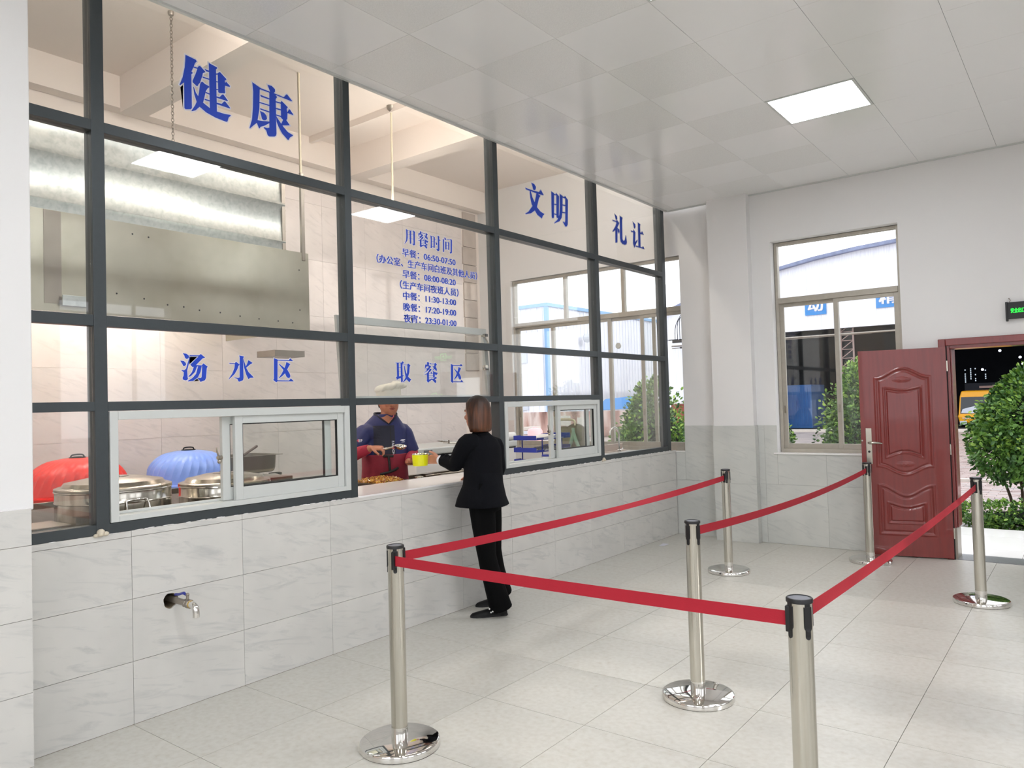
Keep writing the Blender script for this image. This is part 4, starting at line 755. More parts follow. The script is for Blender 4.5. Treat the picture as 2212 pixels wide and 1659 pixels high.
# upper duct casing with a folded, gently creased face
prof = [(-2.0, 3.02), (-2.0, 3.17), (-1.985, 3.195), (-2.0, 3.21), (-2.015, 3.50), (-1.985, 3.545), (-2.015, 3.59), (-2.02, 3.775)]
vs = []; fs = []; ys = np.linspace(-0.6, 4.325, 40)
for i, yy in enumerate(ys):
    for j, (px_, pz) in enumerate(prof): vs.append((px_+0.006*math.sin(yy*2.1+pz*5)*math.sin(pz*9), yy, pz))
nP = len(prof)
for i in range(len(ys)-1):
    for j in range(nP-1): a = i*nP+j; fs.append((a, a+nP, a+nP+1, a+1))
MB().add(vs, fs).build('duct_face', 'galvanised', hd, smooth=60, fixn=False)
B(-2.95, -2.025, 4.313, 4.325, 3.022, 3.775).build('duct_side', 'galvanised', hd); B(-2.95, -2.01, -0.6, 4.325, 3.775, 3.785).build('duct_top', 'galvanised', hd)
MB().box(-2.0, -1.992, 4.295, 4.33, 3.022, 3.78).build('duct_corner', 'steel_dull', hd)
for yy in (4.018,):
    for zz in (3.12, 3.3, 3.5, 3.7): MB().ball((-2.0, 4.331, zz), 0.008, n=8, m=6).build('rivet', 'steel_dull', hd)
for yy, zz in [(2.58, 2.49), (2.78, 2.47), (2.96, 2.44), (3.09, 2.435), (3.22, 2.42), (3.40, 2.415), (3.58, 2.40), (3.76, 2.39), (3.95, 2.385), (4.1, 2.38), (2.70, 2.945), (2.82, 2.94), (4.18, 2.86), (4.18, 2.50)]:
    MB().cyl((-1.6005, yy, zz), (-1.5985, yy, zz), 0.0065, n=10).build('screw_hole', 'dark_interior', hd)
B(-1.599, -1.5975, 2.10, 2.21, 2.38, 3.02).build('welded_strip', 'steel_dull', hd)
MB().box(-1.6, -1.56, 2.2, 2.42, 2.365, 2.37).box(-1.565, -1.56, 2.2, 2.42, 2.365, 2.44).build('bracket', 'galvanised', hd, bevel=0.002)
MB().box(-1.615, -1.595, 4.215, 4.22, 3.0, ZK).box(-1.615, -1.61, 4.215, 4.24, 3.0, ZK).build('hanger_angle', 'cream', hd)
MB().box(-1.62, -1.59, 4.212, 4.246, 2.95, 3.75).build('hanger_sleeve', 'steel_dull', hd, bevel=0.002)
MB().box(-2.6, -2.3, 4.4, 4.75, 2.14, 2.20).build('outlet_box', 'steel_dull', hd)

# wall behind, stainless table with the dome covers
tb = thing('steel_table', 'long stainless steel work table against the kitchen back wall', 'table', (-2.3, 2.7, 0))
TX0, TX1, TY0, TY1, TZ = -2.85, -1.92, 1.2, 4.30, 1.0
MB().box(TX0, TX1, TY0, TY1, TZ-0.045, TZ).build('top', 'steel', tb, bevel=0.004)
for yy in (1.35, 2.75, 4.16):
    for xx in (-2.75, -2.02): MB().box(xx-0.025, xx+0.025, yy-0.025, yy+0.025, 0, TZ-0.045).build('leg', 'steel_dull', tb)
MB().box(TX0+.05, TX1-.05, TY0+.1, TY1-.1, 0.25, 0.28).build('shelf', 'steel_dull', tb)
def dome(name, cx_, cy_, r, h, mat, label, knob):
    t = thing(name, label, 'food cover', (cx_, cy_, TZ))
    pr = [(r+0.035, 0.0), (r+0.035, 0.006), (r, 0.014), (r*0.985, 0.06)]
    for a in np.linspace(0.35, math.pi/2-0.08, 10): pr.append((r*math.cos(a)**0.72 if a < 1.5 else 0.02, 0.06+(h-0.06)*math.sin(a)))
    n = 96; rs = []
    for q, (rr, zz) in enumerate(pr):
        rib = 0.011 if 3 <= q <= 10 else 0
        rs.append([(cx_+(rr+rib*(1 if k % 3 == 0 else 0))*math.cos(2*math.pi*k/n+zz*0.9), cy_+(rr+rib*(1 if k % 3 == 0 else 0))*math.sin(2*math.pi*k/n+zz*0.9), TZ+zz) for k in range(n)])
    MB().rings(rs, caps=False).rings([rs[-1], [(cx_, cy_, TZ+h) for _ in range(n)]], caps=False).build('cover', mat, t, smooth=50, fixn=True)
    MB().lathe((cx_, cy_, TZ+h-0.008), [(0.05, 0), (0.06, 0.012), (0.02, 0.018), (0.001, 0.018)], 24).tube([(cx_, cy_-0.05, TZ+h), (cx_, cy_-0.035, TZ+h+0.022), (cx_, cy_+0.035, TZ+h+0.022), (cx_, cy_+0.05, TZ+h)], 0.006, 8).build('handle', knob, t, smooth=50)
def plastic(name, c):
    m = M(name, c, 0.3, var=0.06, scale=30); b = m.node_tree.nodes['Principled BSDF']; b.inputs['Subsurface Weight'].default_value = 0.25; b.inputs['Subsurface Radius'].default_value = (.1, .1, .1); return name
dome('dome_food_cover', -2.25, 2.565, 0.345, 0.285, plastic('plastic_red', (236, 52, 46)), 'red ribbed plastic dome food cover on the back table', 'rubber')
dome('dome_food_cover', -2.25, 3.47, 0.33, 0.285, plastic('plastic_blue', (140, 172, 250)), 'blue ribbed plastic dome food cover on the back table', 'rubber')
# gastronorm pan with ladle and a heap of cutlery
pan = thing('gastronorm_pan', 'deep stainless pan standing on the cutlery at the table end', 'pan', (-2.2, 4.0, TZ+0.03))
a0, a1, b0, b1, z0, z1 = -2.45, -2.0, 3.72, 4.20, TZ+0.045, TZ+0.205
def rr_(x0, x1, y0, y1, r, z, n=6):
    o = []
    for cx_, cy_, s_ in ((x1-r, y1-r, 0), (x0+r, y1-r, 1), (x0+r, y0+r, 2), (x1-r, y0+r, 3)):
        for k in range(n+1): a = (s_+k/n)*math.pi/2; o.append((cx_+r*math.cos(a), cy_+r*math.sin(a), z))
    return o
MB().rings([rr_(a0+.03, a1-.03, b0+.03, b1-.03, .04, z0), rr_(a0+.012, a1-.012, b0+.012, b1-.012, .05, z0+.012), rr_(a0+.004, a1-.004, b0+.004, b1-.004, .05, z0+.04), rr_(a0-.002, a1+.002, b0-.002, b1+.002, .05, z1-.004), rr_(a0-.02, a1+.035, b0-.02, b1+.045, .03, z1-.004), rr_(a0-.02, a1+.035, b0-.02, b1+.045, .03, z1), rr_(a0+.004, a1-.004, b0+.004, b1-.004, .05, z1), rr_(a0+.006, a1-.006, b0+.006, b1-.006, .05, z0+.05), rr_(a0+.04, a1-.04, b0+.04, b1-.04, .04, z0+.012)]).build('body', 'steel_dull', pan, smooth=45)
sl = thing('ladle', 'dark-handled ladle leaning out of the deep pan', 'ladle', (-2.15, 3.9, z0))
MB().tube([(-2.12, 3.86, z1-.03), (-2.08, 4.03, z1+.08)], [.011, .012], 10).ball((-2.08, 4.03, z1+.08), .012, n=8, m=6).build('handle', M('grip', (110, 92, 88), .6).name, sl, smooth=50)
MB().tube([(-2.18, 3.80, z0+.03), (-2.12, 3.86, z1-.03)], .004, 8).lathe((-2.19, 3.79, z0+.02), [(.001, 0), (.03, .006), (.042, .025), (.04, .026), (.028, .01), (.001, .004)], 16).build('bowl', 'steel', sl, smooth=50)
for k in range(26):
    a = rng.uniform(0, math.pi); x, y = rng.uniform(-2.12, -1.985), rng.uniform(3.72, 4.22); zt = TZ+0.006+0.032*rng.random(); L_ = 0.15
    c_, s_ = math.cos(a), math.sin(a)
    t = MB().tube([(x-c_*L_/2, y-s_*L_/2, zt), (x, y, zt+.006), (x+c_*L_*.3, y+s_*L_*.3, zt+.003), (x+c_*L_*.5, y+s_*L_*.5, zt)], [.005, .004, .012, .011], 8, flat=0.35, side=(0, 0, 1)).build('spoon', 'mirror_steel', smooth=60)
    tag(t, 'stainless spoon in the loose heap at the end of the back table', 'cutlery', 'spoons heaped on the back table')
# low trolley and the soup barrels
tr = thing('barrel_trolley', 'low stainless trolley carrying the soup barrels behind the serving wall', 'trolley', (-0.52, 2.35, 0))
MB().box(-0.88, -0.225, 1.55, 3.2, 0.70, 0.73).build('top', 'steel_dull', tr, bevel=0.003)
for x in (-.84, -.26):
    for y in (1.62, 3.12): MB().cyl((x, y, 0.05), (x, y, 0.7), 0.02, n=12).ball((x, y, 0.035), 0.035, 0.035, 0.035, 10, 8).build('leg', 'steel_dull', tr)
def barrel(cx_, cy_, r, ztop, label):
    z0 = 0.73; t = thing('soup_barrel', label, 'soup barrel', (cx_, cy_, z0), 'insulated steel soup barrels'); H = ztop-0.075-z0
    MB().lathe((cx_, cy_, z0), [(r-.01, 0), (r, .01), (r, H-.30), (r+.006, H-.295), (r+.006, H-.288), (r, H-.283), (r, H-.07), (r+.004, H-.066), (r, H-.06), (r, H-.01), (r+.006, H-.006), (r+.004, H)], 72).build('body', 'brushed_steel', t, smooth=35)
    MB().lathe((cx_, cy_, z0+H), [(r-.012, 0), (r+.004, .002), (r+.004, .012), (r-.012, .018), (r-.03, .02), (r-.045, .04), (r-.07, .044), (r-.1, .05), (r*.45, .062), (.001, .066)], 72).build('lid', 'steel', t, smooth=35)
    a = -0.06; c_, s_ = math.cos(a), math.sin(a)
    def hp_(u, v, w_): return (cx_+c_*(r+w_)-s_*u, cy_+s_*(r+w_)+c_*u, z0+H-.115+v)
    MB().tube([hp_(-.055, .06, .004), hp_(-.06, 0, .03), hp_(-.045, -.03, .036), hp_(.045, -.03, .036), hp_(.06, 0, .03), hp_(.055, .06, .004), hp_(.02, .066, .012), hp_(-.02, .066, .012), hp_(-.055, .06, .004)], .0045, 8).build('side_handle', 'mirror_steel', t, smooth=60)
    MB().tube([(cx_-.05, cy_, z0+H+.064), (cx_-.03, cy_, z0+H+.082), (cx_+.03, cy_, z0+H+.082), (cx_+.05, cy_, z0+H+.064)], .007, 8).lathe((cx_, cy_, z0+H+.060), [(.075, 0), (.075, .006), (.001, .006)], 24).build('lid_handle', 'steel', t, smooth=50)
    return t
barrel(-0.50, 2.045, 0.300, 1.262, 'larger steel soup barrel, half behind the dark mullion')
barrel(-0.50, 2.745, 0.278, 1.222, 'smaller steel soup barrel behind the middle of the sliding window')
# kitchen scale on the sill
sc_ = thing('kitchen_scale', 'white kitchen scale with a glass plate at the left end of the sill', 'scale', (-0.2, 1.55, 1.0))
B(-0.16, -0.105, 1.28, 1.70, 1.0, 1.035).build('base', 'white_alu', sc_, bevel=0.008)
B(-0.42, -0.17, 1.28, 1.68, 1.045, 1.052).build('plate', 'steel_dull', sc_, bevel=0.003)
B(-0.40, -0.19, 1.32, 1.64, 1.0, 1.045).build('body', 'white_alu', sc_, bevel=0.006)
B(-0.145, -0.12, 1.50, 1.58, 1.035, 1.0365).build('label', 'plastic_red', sc_)
B(-0.14, -0.125, 1.62, 1.67, 1.035, 1.0362).build('display', 'rubber', sc_)
cb = B(-1.0, -0.15, 0.3, 1.55, 0.93, 0.998).build('side_counter', 'steel_dull', bevel=0.003)
tag(cb, 'low steel side counter under the kitchen scale', 'counter')
# serving counter
ct = thing('serving_counter', 'stainless serving counter with sunk wells behind the open gap', 'counter', (-0.75, 4.3, 0))
wells = [(-0.95, -0.56, 3.46, 4.54), (-0.93, -0.57, 4.58, 5.0), (-0.93, -0.57, 5.04, 5.5)]
rc = [(-1.0, -0.215, 3.4, 8.25)]
for q in wells: rc = subtract(rc, q)
m = MB()
for a, b, c, d in rc: m.box(a, b, c, d, 0.955, 0.984)
m.build('top', 'steel', ct)
for q in wells:
    a, b, c, d = q; MB().box(a, b, c, d, 0.80, 0.81).box(a, a+.004, c, d, .81, .955).box(b-.004, b, c, d, .81, .955).box(a, b, c, c+.004, .81, .955).box(a, b, d-.004, d, .81, .955).build('well', 'steel_dull', ct)
MB().box(-0.98, -0.23, 3.42, 8.22, 0.1, 0.80).build('cabinet', 'steel_dull', ct)
B(-0.55, -0.21, 3.4, 8.25, 0.984, 1.0).build('stone_ledge', 'white_stone', ct, bevel=0.002)
ty = thing('food_tray', 'steel tray heaped with stir-fried food in front of the cook', 'tray', (-0.75, 4.3, 0.86))
a, b, c, d = -0.925, -0.59, 4.14, 4.50
MB().rings([rr_(a+.008, b-.008, c+.008, d-.008, .02, .87), rr_(a, b, c, d, .03, .985), rr_(a-.015, b+.015, c-.015, d+.015, .03, .988), rr_(a-.015, b+.015, c-.015, d+.015, .03, .993), rr_(a+.004, b-.004, c+.004, d-.004, .03, .993), rr_(a+.024, b-.024, c+.024, d-.024, .02, .875)]).build('pan', 'steel_dull', ty, smooth=40)
ramp_mat('food', [(0.2, (70, 22, 10)), (0.42, (196, 120, 30)), (0.5, (222, 186, 84)), (0.6, (150, 40, 18)), (0.8, (240, 222, 170)), (1.0, (60, 60, 20))], 38, rough=0.35, detail=2, coat=0.5)
mb = MB()
for k in range(520):
    x, y = rng.uniform(a+.03, b-.03), rng.uniform(c+.03, d-.03); hgt = .985+.035*(1-((x-(a+b)/2)/.17)**2)*(1-((y-(c+d)/2)/.19)**2)
    q = Vector(rng.normal(size=3)).normalized(); e = q.orthogonal().normalized(); f_ = q.cross(e); s_ = rng.uniform(.008, .019)
    mb.ball((x, y, hgt-.01+rng.uniform(0, .018)), s_, s_*.7, s_*.45, 6, 4, (q, e, f_))
mb.box(a+.03, b-.03, c+.03, d-.03, .9, .985)
fd = mb.build('stir_fry', 'food', smooth=40); tag(fd, 'reddish yellow stir-fried food heaped in the steel tray', 'food', kind='stuff')
# serving spoon lying across the wells
t = MB().tube([(-0.62, 4.72, 1.0), (-0.60, 4.9, 1.005), (-0.5, 5.1, 1.02)], [.008, .006, .008], 8).ball((-0.64, 4.66, 0.995), .035, .05, .012).build('serving_spoon', 'steel', smooth=50); tag(t, 'long serving spoon laid over the counter wells', 'spoon')
# chest freezer
fz = thing('chest_freezer', 'white chest freezer standing against the kitchen back wall', 'freezer', (-2.45, 6.9, 0))
B(-2.85, -2.0, 5.99, 7.83, 0.0, 1.04).build('body', 'white_stone', fz, bevel=0.012)
B(-2.86, -1.985, 5.98, 7.84, 1.055, 1.135).build('lid', 'white_alu', fz, bevel=0.015)
B(-2.84, -2.0, 6.0, 7.82, 1.04, 1.055).build('seal', 'rubber', fz)
for y in (6.10, 6.62, 7.2): B(-1.985, -1.972, y, y+.13, 1.085, 1.112).build('lid_handle', 'grey_cap', fz, bevel=0.004)
t = thing('slotted_turner', 'shiny slotted turner lying on the white freezer', 'utensil', (-2.1, 6.55, 1.14))
MB().tube([(-2.1, 6.62, 1.165), (-2.12, 6.9, 1.15)], [.01, .012], 8).build('handle', 'steel', t, smooth=40)
for k in range(4): MB().box(-2.15+k*.022, -2.138+k*.022, 6.48, 6.62, 1.165+.03-k*.004, 1.17+.03-k*.004).build('tine', 'mirror_steel', t)
MB().box(-2.155, -2.07, 6.60, 6.625, 1.16, 1.2).build('neck', 'mirror_steel', t)
rl = thing('paper_roll', 'white kitchen paper roll lying on the freezer end', 'paper roll', (-2.08, 7.72, 1.135))
MB().cyl((-2.02, 7.50, 1.19), (-2.02, 7.80, 1.19), 0.052, n=28).build('roll', M('paper', (240, 240, 238), .8).name, rl, smooth=40)
MB().cyl((-2.02, 7.799, 1.19), (-2.02, 7.803, 1.19), 0.02, n=14).build('core', 'grip', rl)
# blue letter trays
rk = thing('letter_tray', 'three-tier blue plastic letter tray behind the far sliding window', 'organizer', (-0.5, 6.3, 1.0))
M('tray_blue', (44, 60, 160), .35, var=.05)
for zt in (1.0, 1.115, 1.235):
    x0_, x1_, y0_, y1_ = -0.64, -0.36, 6.02, 6.62
    m = MB().box(x0_, x1_, y0_, y1_, zt+.004, zt+.010)
    for (ya, yb, hh) in ((y0_, y0_+.12, .05), (y0_+.12, y1_-.12, .022), (y1_-.12, y1_, .05)): m.box(x0_-.006, x0_, ya, yb, zt+.004, zt+hh); m.box(x1_, x1_+.006, ya, yb, zt+.004, zt+hh*.55)
    m.box(x0_, x1_, y0_-.006, y0_, zt+.004, zt+.05).box(x0_, x1_, y1_, y1_+.006, zt+.004, zt+.055).build('tier', 'tray_blue', rk, bevel=0.003)
for x in (-.62, -.37):
    for y in (6.13, 6.48): MB().cyl((x, y, 1.004), (x, y, 1.24), .006, n=8).build('post', 'tray_blue', rk)
for (x, y, zt, nm, lab, mt, hh) in ((-.5, 6.27, 1.2455, 'paper_stack', 'white papers on the top tier of the blue letter tray', 'paper', .018), (-.5, 6.30, 1.1255, 'folded_newspaper', 'printed grey papers on the middle tier of the blue letter tray', 'newsprint', .02)):
    if mt == 'newsprint': ramp_mat('newsprint', [(.4, (120, 118, 122)), (.6, (226, 224, 222))], 60, rough=.8)
    o = MB().box(x-.1, x+.12, y-.17, y+.2, zt, zt+hh).add([(x-.1, y-.1, zt+hh), (x+.11, y-.12, zt+hh), (x+.1, y+.2, zt+hh+.012), (x-.09, y+.18, zt+hh+.02)], [(0, 1, 2, 3)]).build(nm, mt, fixn=False); tag(o, lab, 'paper')
tu = thing('plastic_tub', 'white tub with a blue lid in front of the blue letter tray', 'tub', (-.30, 6.10, 1.0))
MB().lathe((-.28, 6.08, 1.0), [(.042, 0), (.046, .006), (.05, .085), (.05, .088)], 28).build('body', 'white_stone', tu, smooth=40)
MB().lathe((-.28, 6.08, 1.088), [(.053, -.006), (.054, .004), (.048, .01), (.001, .01)], 28).build('lid', 'tray_blue', tu, smooth=40)
# hand cranked reel of two discs on a pale green stand
rl2 = thing('disc_reel', 'pair of grey-brown discs on a pale green A-shaped stand', 'reel', (-.95, 7.6, 1.0))
M('disc_grey', (134, 124, 110), .5, var=.1, scale=6); M('mint', (150, 178, 160), .55)
for (x, y, r) in ((-.93, 7.62, .18), (-1.09, 7.62, .15)): MB().cyl((x, y-.012, 1.17), (x, y+.012, 1.17), r, n=48).lathe((x, y-.013, 1.17), [(r-.01, 0), (r-.02, .004), (.05, .006), (.001, .006)], 48, axis=(0, -1, 0)).build('disc', 'disc_grey', rl2, smooth=40)
MB().tube([(-.93, 7.55, 1.30), (-.90, 7.55, 1.18), (-.82, 7.55, 1.0)], [.016, .022, .02], 10).tube([(-.92, 7.55, 1.30), (-.94, 7.55, 1.18), (-1.02, 7.55, 1.0)], [.016, .022, .02], 10).build('stand', 'mint', rl2, smooth=50)
MB().tube([(-.91, 7.57, 1.33), (-.92, 7.58, 1.38), (-.99, 7.59, 1.40), (-1.12, 7.59, 1.40)], [.012, .014, .016, .018], 10).build('crank', 'cream', rl2, smooth=50)
B(-1.14, -.74, 7.45, 7.72, .984, 1.0).build('foot_plate', 'disc_grey', rl2)
# sink with swan-neck tap
sk = thing('sink', 'steel sink with raised splashback behind the last bay of glass', 'sink', (-.8, 7.9, .98))
MB().box(-.66, -.64, 7.46, 8.22, 1.0, 1.085).box(-.64, -.60, 7.46, 8.22, .995, 1.004).build('splashback', M('pink_steel', (196, 176, 164), .35, .4).name, sk, bevel=.002)
tpk = thing('swan_neck_tap', 'chrome swan-neck tap over the kitchen sink', 'tap', (-.45, 7.79, 1.0))
MB().tube([(-.45, 7.80, 1.0), (-.45, 7.80, 1.12), (-.45, 7.80, 1.22), (-.46, 7.77, 1.285), (-.48, 7.72, 1.29), (-.50, 7.69, 1.25), (-.50, 7.685, 1.215)], .011, 12).lathe((-.45, 7.8, 1.0), [(.022, 0), (.022, .03), (.012, .035)], 16).build('spout', 'mirror_steel', tpk, smooth=50)
MB().tube([(-.45, 7.8, 1.02), (-.44, 7.85, 1.035), (-.44, 7.88, 1.05)], .006, 8).build('lever', 'mirror_steel', tpk)

# ================================================================ OUTSIDE
GZ = -0.09
ramp_mat('yard', [(0.3, (120, 112, 108)), (0.55, (168, 156, 150)), (0.75, (196, 186, 180))], 1.2, rough=0.35, stretch=(1, 2.5, 1), detail=8)
gd = B(-60, 60, 8.6, 90, GZ-0.2, GZ-0.012).build('ground_yard', 'yard'); gd['kind'] = 'structure'
B(XR+.3, 60, -40, 8.6, GZ-0.2, GZ-.013).build('ground_side', 'yard')['kind'] = 'structure'
B(-60, XR+.3, -40, YB-.3, GZ-0.2, GZ-.013).build('ground_back', 'yard')['kind'] = 'structure'
ramp_mat('paver', [(0.3, (126, 104, 98)), (0.5, (176, 158, 152)), (0.7, (150, 146, 144))], 3.0, rough=0.3, random_obj=False, detail=6)
mb = MB(); y = 11.6; k = 0
while y < 31:
    x = -6.0 - (k % 2)*.15
    while x < 5.2:
        if abs(x-1.9) < 3.5 or y < 22: mb.box(x, x+.29, y, y+.14, GZ-.02, GZ+rng.uniform(-.003, .003))
        x += .30
    y += .15; k += 1
mb.build('paver_field', 'paver', gd, kind='stuff')
po = B(-4, 8, 8.56, 10.35, GZ-.2, -.012).build('porch', 'grout'); po['kind'] = 'structure'
tiles(po, 'z', -0.003, grid(.2, .8, -1.0, 6.0), [8.58, 9.0, 9.8, 10.35], 'white_stone', .008, .004, name='porch_tile')
B(-30, 8, 16.4, 16.55, GZ-.1, GZ+.05).build('kerb', M('kerb', (196, 188, 180), .8, var=.1).name); tag(bpy.data.objects['kerb'], 'pale concrete kerb crossing the paved yard outside the door', 'kerb')
k2_ = B(-20, 12, 37.0, 37.3, GZ-.1, GZ+.1).build('kerb', 'kerb'); tag(k2_, 'pale kerb along the front of the dark workshop', 'kerb')

# ---- plants: many small folded leaves round a branching stem
ramp_mat('leaf', [(0.22, (22, 44, 20)), (0.45, (56, 96, 40)), (0.62, (98, 140, 56)), (0.85, (168, 196, 76))], 5.5, rough=0.5, detail=6)
ramp_mat('leaf_lit', [(0.2, (60, 96, 36)), (0.5, (120, 158, 62)), (0.8, (184, 208, 90))], 7, rough=0.5, detail=5)  # brighter leaf colour for the crown tops: light from above painted in
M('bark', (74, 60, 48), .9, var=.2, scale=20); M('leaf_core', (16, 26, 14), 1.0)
def bush(name, label, cx_, cy_, z0, z1, r, n, ls, group=None, trunk=None, cat='bush', flat=1.0, xr=None, taper=0.25, lean=0.0):
    t = thing(name, label, cat, (cx_, cy_, GZ), group); xr = xr or r; zc, rz = (z0+z1)/2, (z1-z0)/2
    blobs = [(0, 0, 0, 1)]+[(rng.uniform(-.5, .5), rng.uniform(-.5, .5), rng.uniform(-.6, .6), rng.uniform(.45, .6)) for _ in range(9)]
    for nm, mt, cnt, lift in (('foliage', 'leaf', n, 0.0), ('lit_top_leaves', 'leaf_lit', n//4, 0.05)):
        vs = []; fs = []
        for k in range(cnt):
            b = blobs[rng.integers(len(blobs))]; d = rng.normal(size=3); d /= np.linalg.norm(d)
            if nm == 'lit_top_leaves': d[2] = abs(d[2])*.8+.1; d /= np.linalg.norm(d)
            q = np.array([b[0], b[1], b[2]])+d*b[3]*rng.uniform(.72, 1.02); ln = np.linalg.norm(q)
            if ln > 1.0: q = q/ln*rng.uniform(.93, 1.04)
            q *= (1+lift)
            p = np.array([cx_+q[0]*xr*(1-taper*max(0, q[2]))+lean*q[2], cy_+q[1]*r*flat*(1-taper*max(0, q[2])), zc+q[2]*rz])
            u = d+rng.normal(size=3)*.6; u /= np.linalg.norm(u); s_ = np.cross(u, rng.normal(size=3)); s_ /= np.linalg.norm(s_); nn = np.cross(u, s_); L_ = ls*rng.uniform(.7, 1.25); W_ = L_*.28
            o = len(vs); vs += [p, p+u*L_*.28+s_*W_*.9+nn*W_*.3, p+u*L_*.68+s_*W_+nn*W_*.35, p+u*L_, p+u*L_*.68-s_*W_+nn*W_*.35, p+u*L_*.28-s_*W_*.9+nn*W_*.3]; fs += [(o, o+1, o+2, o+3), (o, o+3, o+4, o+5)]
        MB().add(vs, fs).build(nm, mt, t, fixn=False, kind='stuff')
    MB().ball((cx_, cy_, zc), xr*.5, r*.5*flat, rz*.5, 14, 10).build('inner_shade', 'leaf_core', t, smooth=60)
    if trunk is None: trunk = [((cx_, cy_, GZ), (cx_, cy_, zc))]
    mb = MB()
    for k, (p, q) in enumerate(trunk):
        p, q = Vector(p), Vector(q); m_ = p.lerp(q, .5)+Vector((.03, .02, 0)); mb.tube([p, m_, q], [.022, .017, .012], 8)
    mb.build('stems', 'bark', t, smooth=50); return t
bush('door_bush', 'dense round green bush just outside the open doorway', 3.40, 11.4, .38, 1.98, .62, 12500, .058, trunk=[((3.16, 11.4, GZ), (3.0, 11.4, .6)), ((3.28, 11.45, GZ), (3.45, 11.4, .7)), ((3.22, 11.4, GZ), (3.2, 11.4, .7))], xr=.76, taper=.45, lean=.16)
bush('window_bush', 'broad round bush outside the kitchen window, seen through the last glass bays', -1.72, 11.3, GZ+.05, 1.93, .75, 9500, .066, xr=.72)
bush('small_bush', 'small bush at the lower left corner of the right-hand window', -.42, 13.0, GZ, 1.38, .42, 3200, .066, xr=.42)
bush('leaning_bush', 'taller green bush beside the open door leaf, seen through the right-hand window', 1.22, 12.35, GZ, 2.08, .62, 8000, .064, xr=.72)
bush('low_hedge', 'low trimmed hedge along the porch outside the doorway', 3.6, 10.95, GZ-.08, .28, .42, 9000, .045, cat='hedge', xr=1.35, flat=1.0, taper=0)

# ---- white workshop across the yard
ramp_mat('cladding', [(0.4, (226, 228, 240)), (0.6, (240, 242, 250))], 3.5, rough=.6, stretch=(6, 6, .25))
M('roof_edge', (124, 134, 166), .6, var=.35, scale=3)
ws = thing('workshop', 'long white gabled workshop with a dark open front across the yard', 'building', (-6, 38, GZ))
eave = [(-14.6, 6.25), (-13.3, 6.72), (-8.5, 7.85), (-6.5, 8.17), (-4.6, 8.37), (-2.8, 8.48), (0, 8.55), (3, 8.45), (8, 7.7), (12, 6.8)]
gb = [(-14.6, 4.85)]+eave+[(12, 4.7)]
MB().prism(gb[::-1], lambda u, v, q: (u, 38+q, v), .25).build('gable', 'cladding', ws)
for x in np.arange(-14.4, 12, .62): 
    zt = np.interp(x, [e[0] for e in eave], [e[1] for e in eave]); B(x, x+.03, 37.975, 38.0, 4.86, zt-.05).build('cladding_rib', 'cladding', ws)
mb = MB(); rs = []
for x, z in eave: rs.append([(x, 37.7, z), (x, 37.7, z+.16), (x, 60, z+.16), (x, 60, z)])
mb.rings(rs).build('roof', 'roof_edge', ws)
M('shed_dark', (24, 28, 36), .9, var=.3, scale=1.5)
MB().box(-14.6, -14.4, 38.2, 60, GZ, 6.2).box(11.8, 12, 38.2, 60, GZ, 6.2).box(-14.6, 12, 59.8, 60, GZ, 8.6).build('shed_walls', 'shed_dark', ws)
B(-14.4, 11.8, 38, 60, GZ-.05, GZ+.0).build('shed_floor', 'shed_dark', ws)
MB().cyl((-14, 37.6, 4.5), (11, 37.6, 4.40), .045, n=8).cyl((-14, 37.62, 4.38), (-4, 37.62, 4.42), .02, n=6).build('gutter_pipe', 'steel_dull', ws)
B(-14.6, -9.0, 38.0, 38.2, GZ, 4.9).build('front_wall', 'cladding', ws)
# lattice column
m = MB(); tx = -5.25
for dx in (-.28, .28): m.box(tx+dx-.035, tx+dx+.035, 38.3, 38.37, GZ, 4.85)
z = .0
k = 0
while z < 4.7:
    m.cyl((tx-.28, 38.33, z), (tx+.28, 38.33, z+.42), .022, n=5).cyl((tx-.28, 38.33, z+.42), (tx+.28, 38.33, z+.42), .02, n=5); z += .42; k += 1
m.build('lattice_column', M('rust_grey', (150, 128, 122), .8).name, ws)
m = MB()
for i in range(6): m.box(-8.4+i*.26, -8.2+i*.26, 59.7, 59.79, 3.6, 4.5)
m.build('far_windows', emis('far_window', (200, 214, 226), .5).name, ws, kind='stuff')
for (x, y, z) in ((.04, 41.5, 3.70), (.62, 41.5, 3.45), (1.36, 42, 3.12), (-.15, 42, 2.62), (1.45, 42, 2.82)): 
    q = MB().ball((x, y, z), .055, n=10, m=6).build('lamp_bulb', 'far_lamp', ws)
mb = MB()
for x, a, b in ((-1.12, 1.55, 2.85), (-.88, 2.1, 2.8), (-.68, 2.0, 2.75), (-.25, 2.1, 2.7)):
    z = a
    while z < b:
        if rng.random() < .75: mb.box(x, x+.05, 44, 44.02, z, z+.06)
        z += .10
mb.build('light_slits', 'far_window', ws, kind='stuff')
# blue signs
M('sign_blue', (62, 136, 206), .6)
def wsign(x0, x1, z0, z1, ch, label):
    t = B(x0, x1, 37.93, 37.97, z0, z1).build('wall_sign', 'sign_blue'); tag(t, label, 'sign', 'blue signs on the workshop gable')
    m = text_mesh(ch, 1.0, 0.0, (-.03, 0, .03)); m.v = [(a, b+dz, c) for dz in (-.02, .02) for a, b, c in m.v]; nf = len(m.f); nv = len(m.v)//2; nb = nv//3; m.f = m.f+[tuple(i+nv for i in f) for f in m.f]; v = np.array(m.v); lo, hi, bl, bh = v[:, 0].min(), v[:, 0].max(), v[:, 1].min(), v[:, 1].max()
    m.v = [(x0+.12+(p[0]-lo)/(hi-lo)*(x1-x0-.24), 37.92-.004*((k//nb)), z0+.16+(p[1]-bl)/(bh-bl)*(z1-z0-.2)) for k, p in enumerate(m.v)]; m.build('character', 'vinyl_white', t, fixn=False)
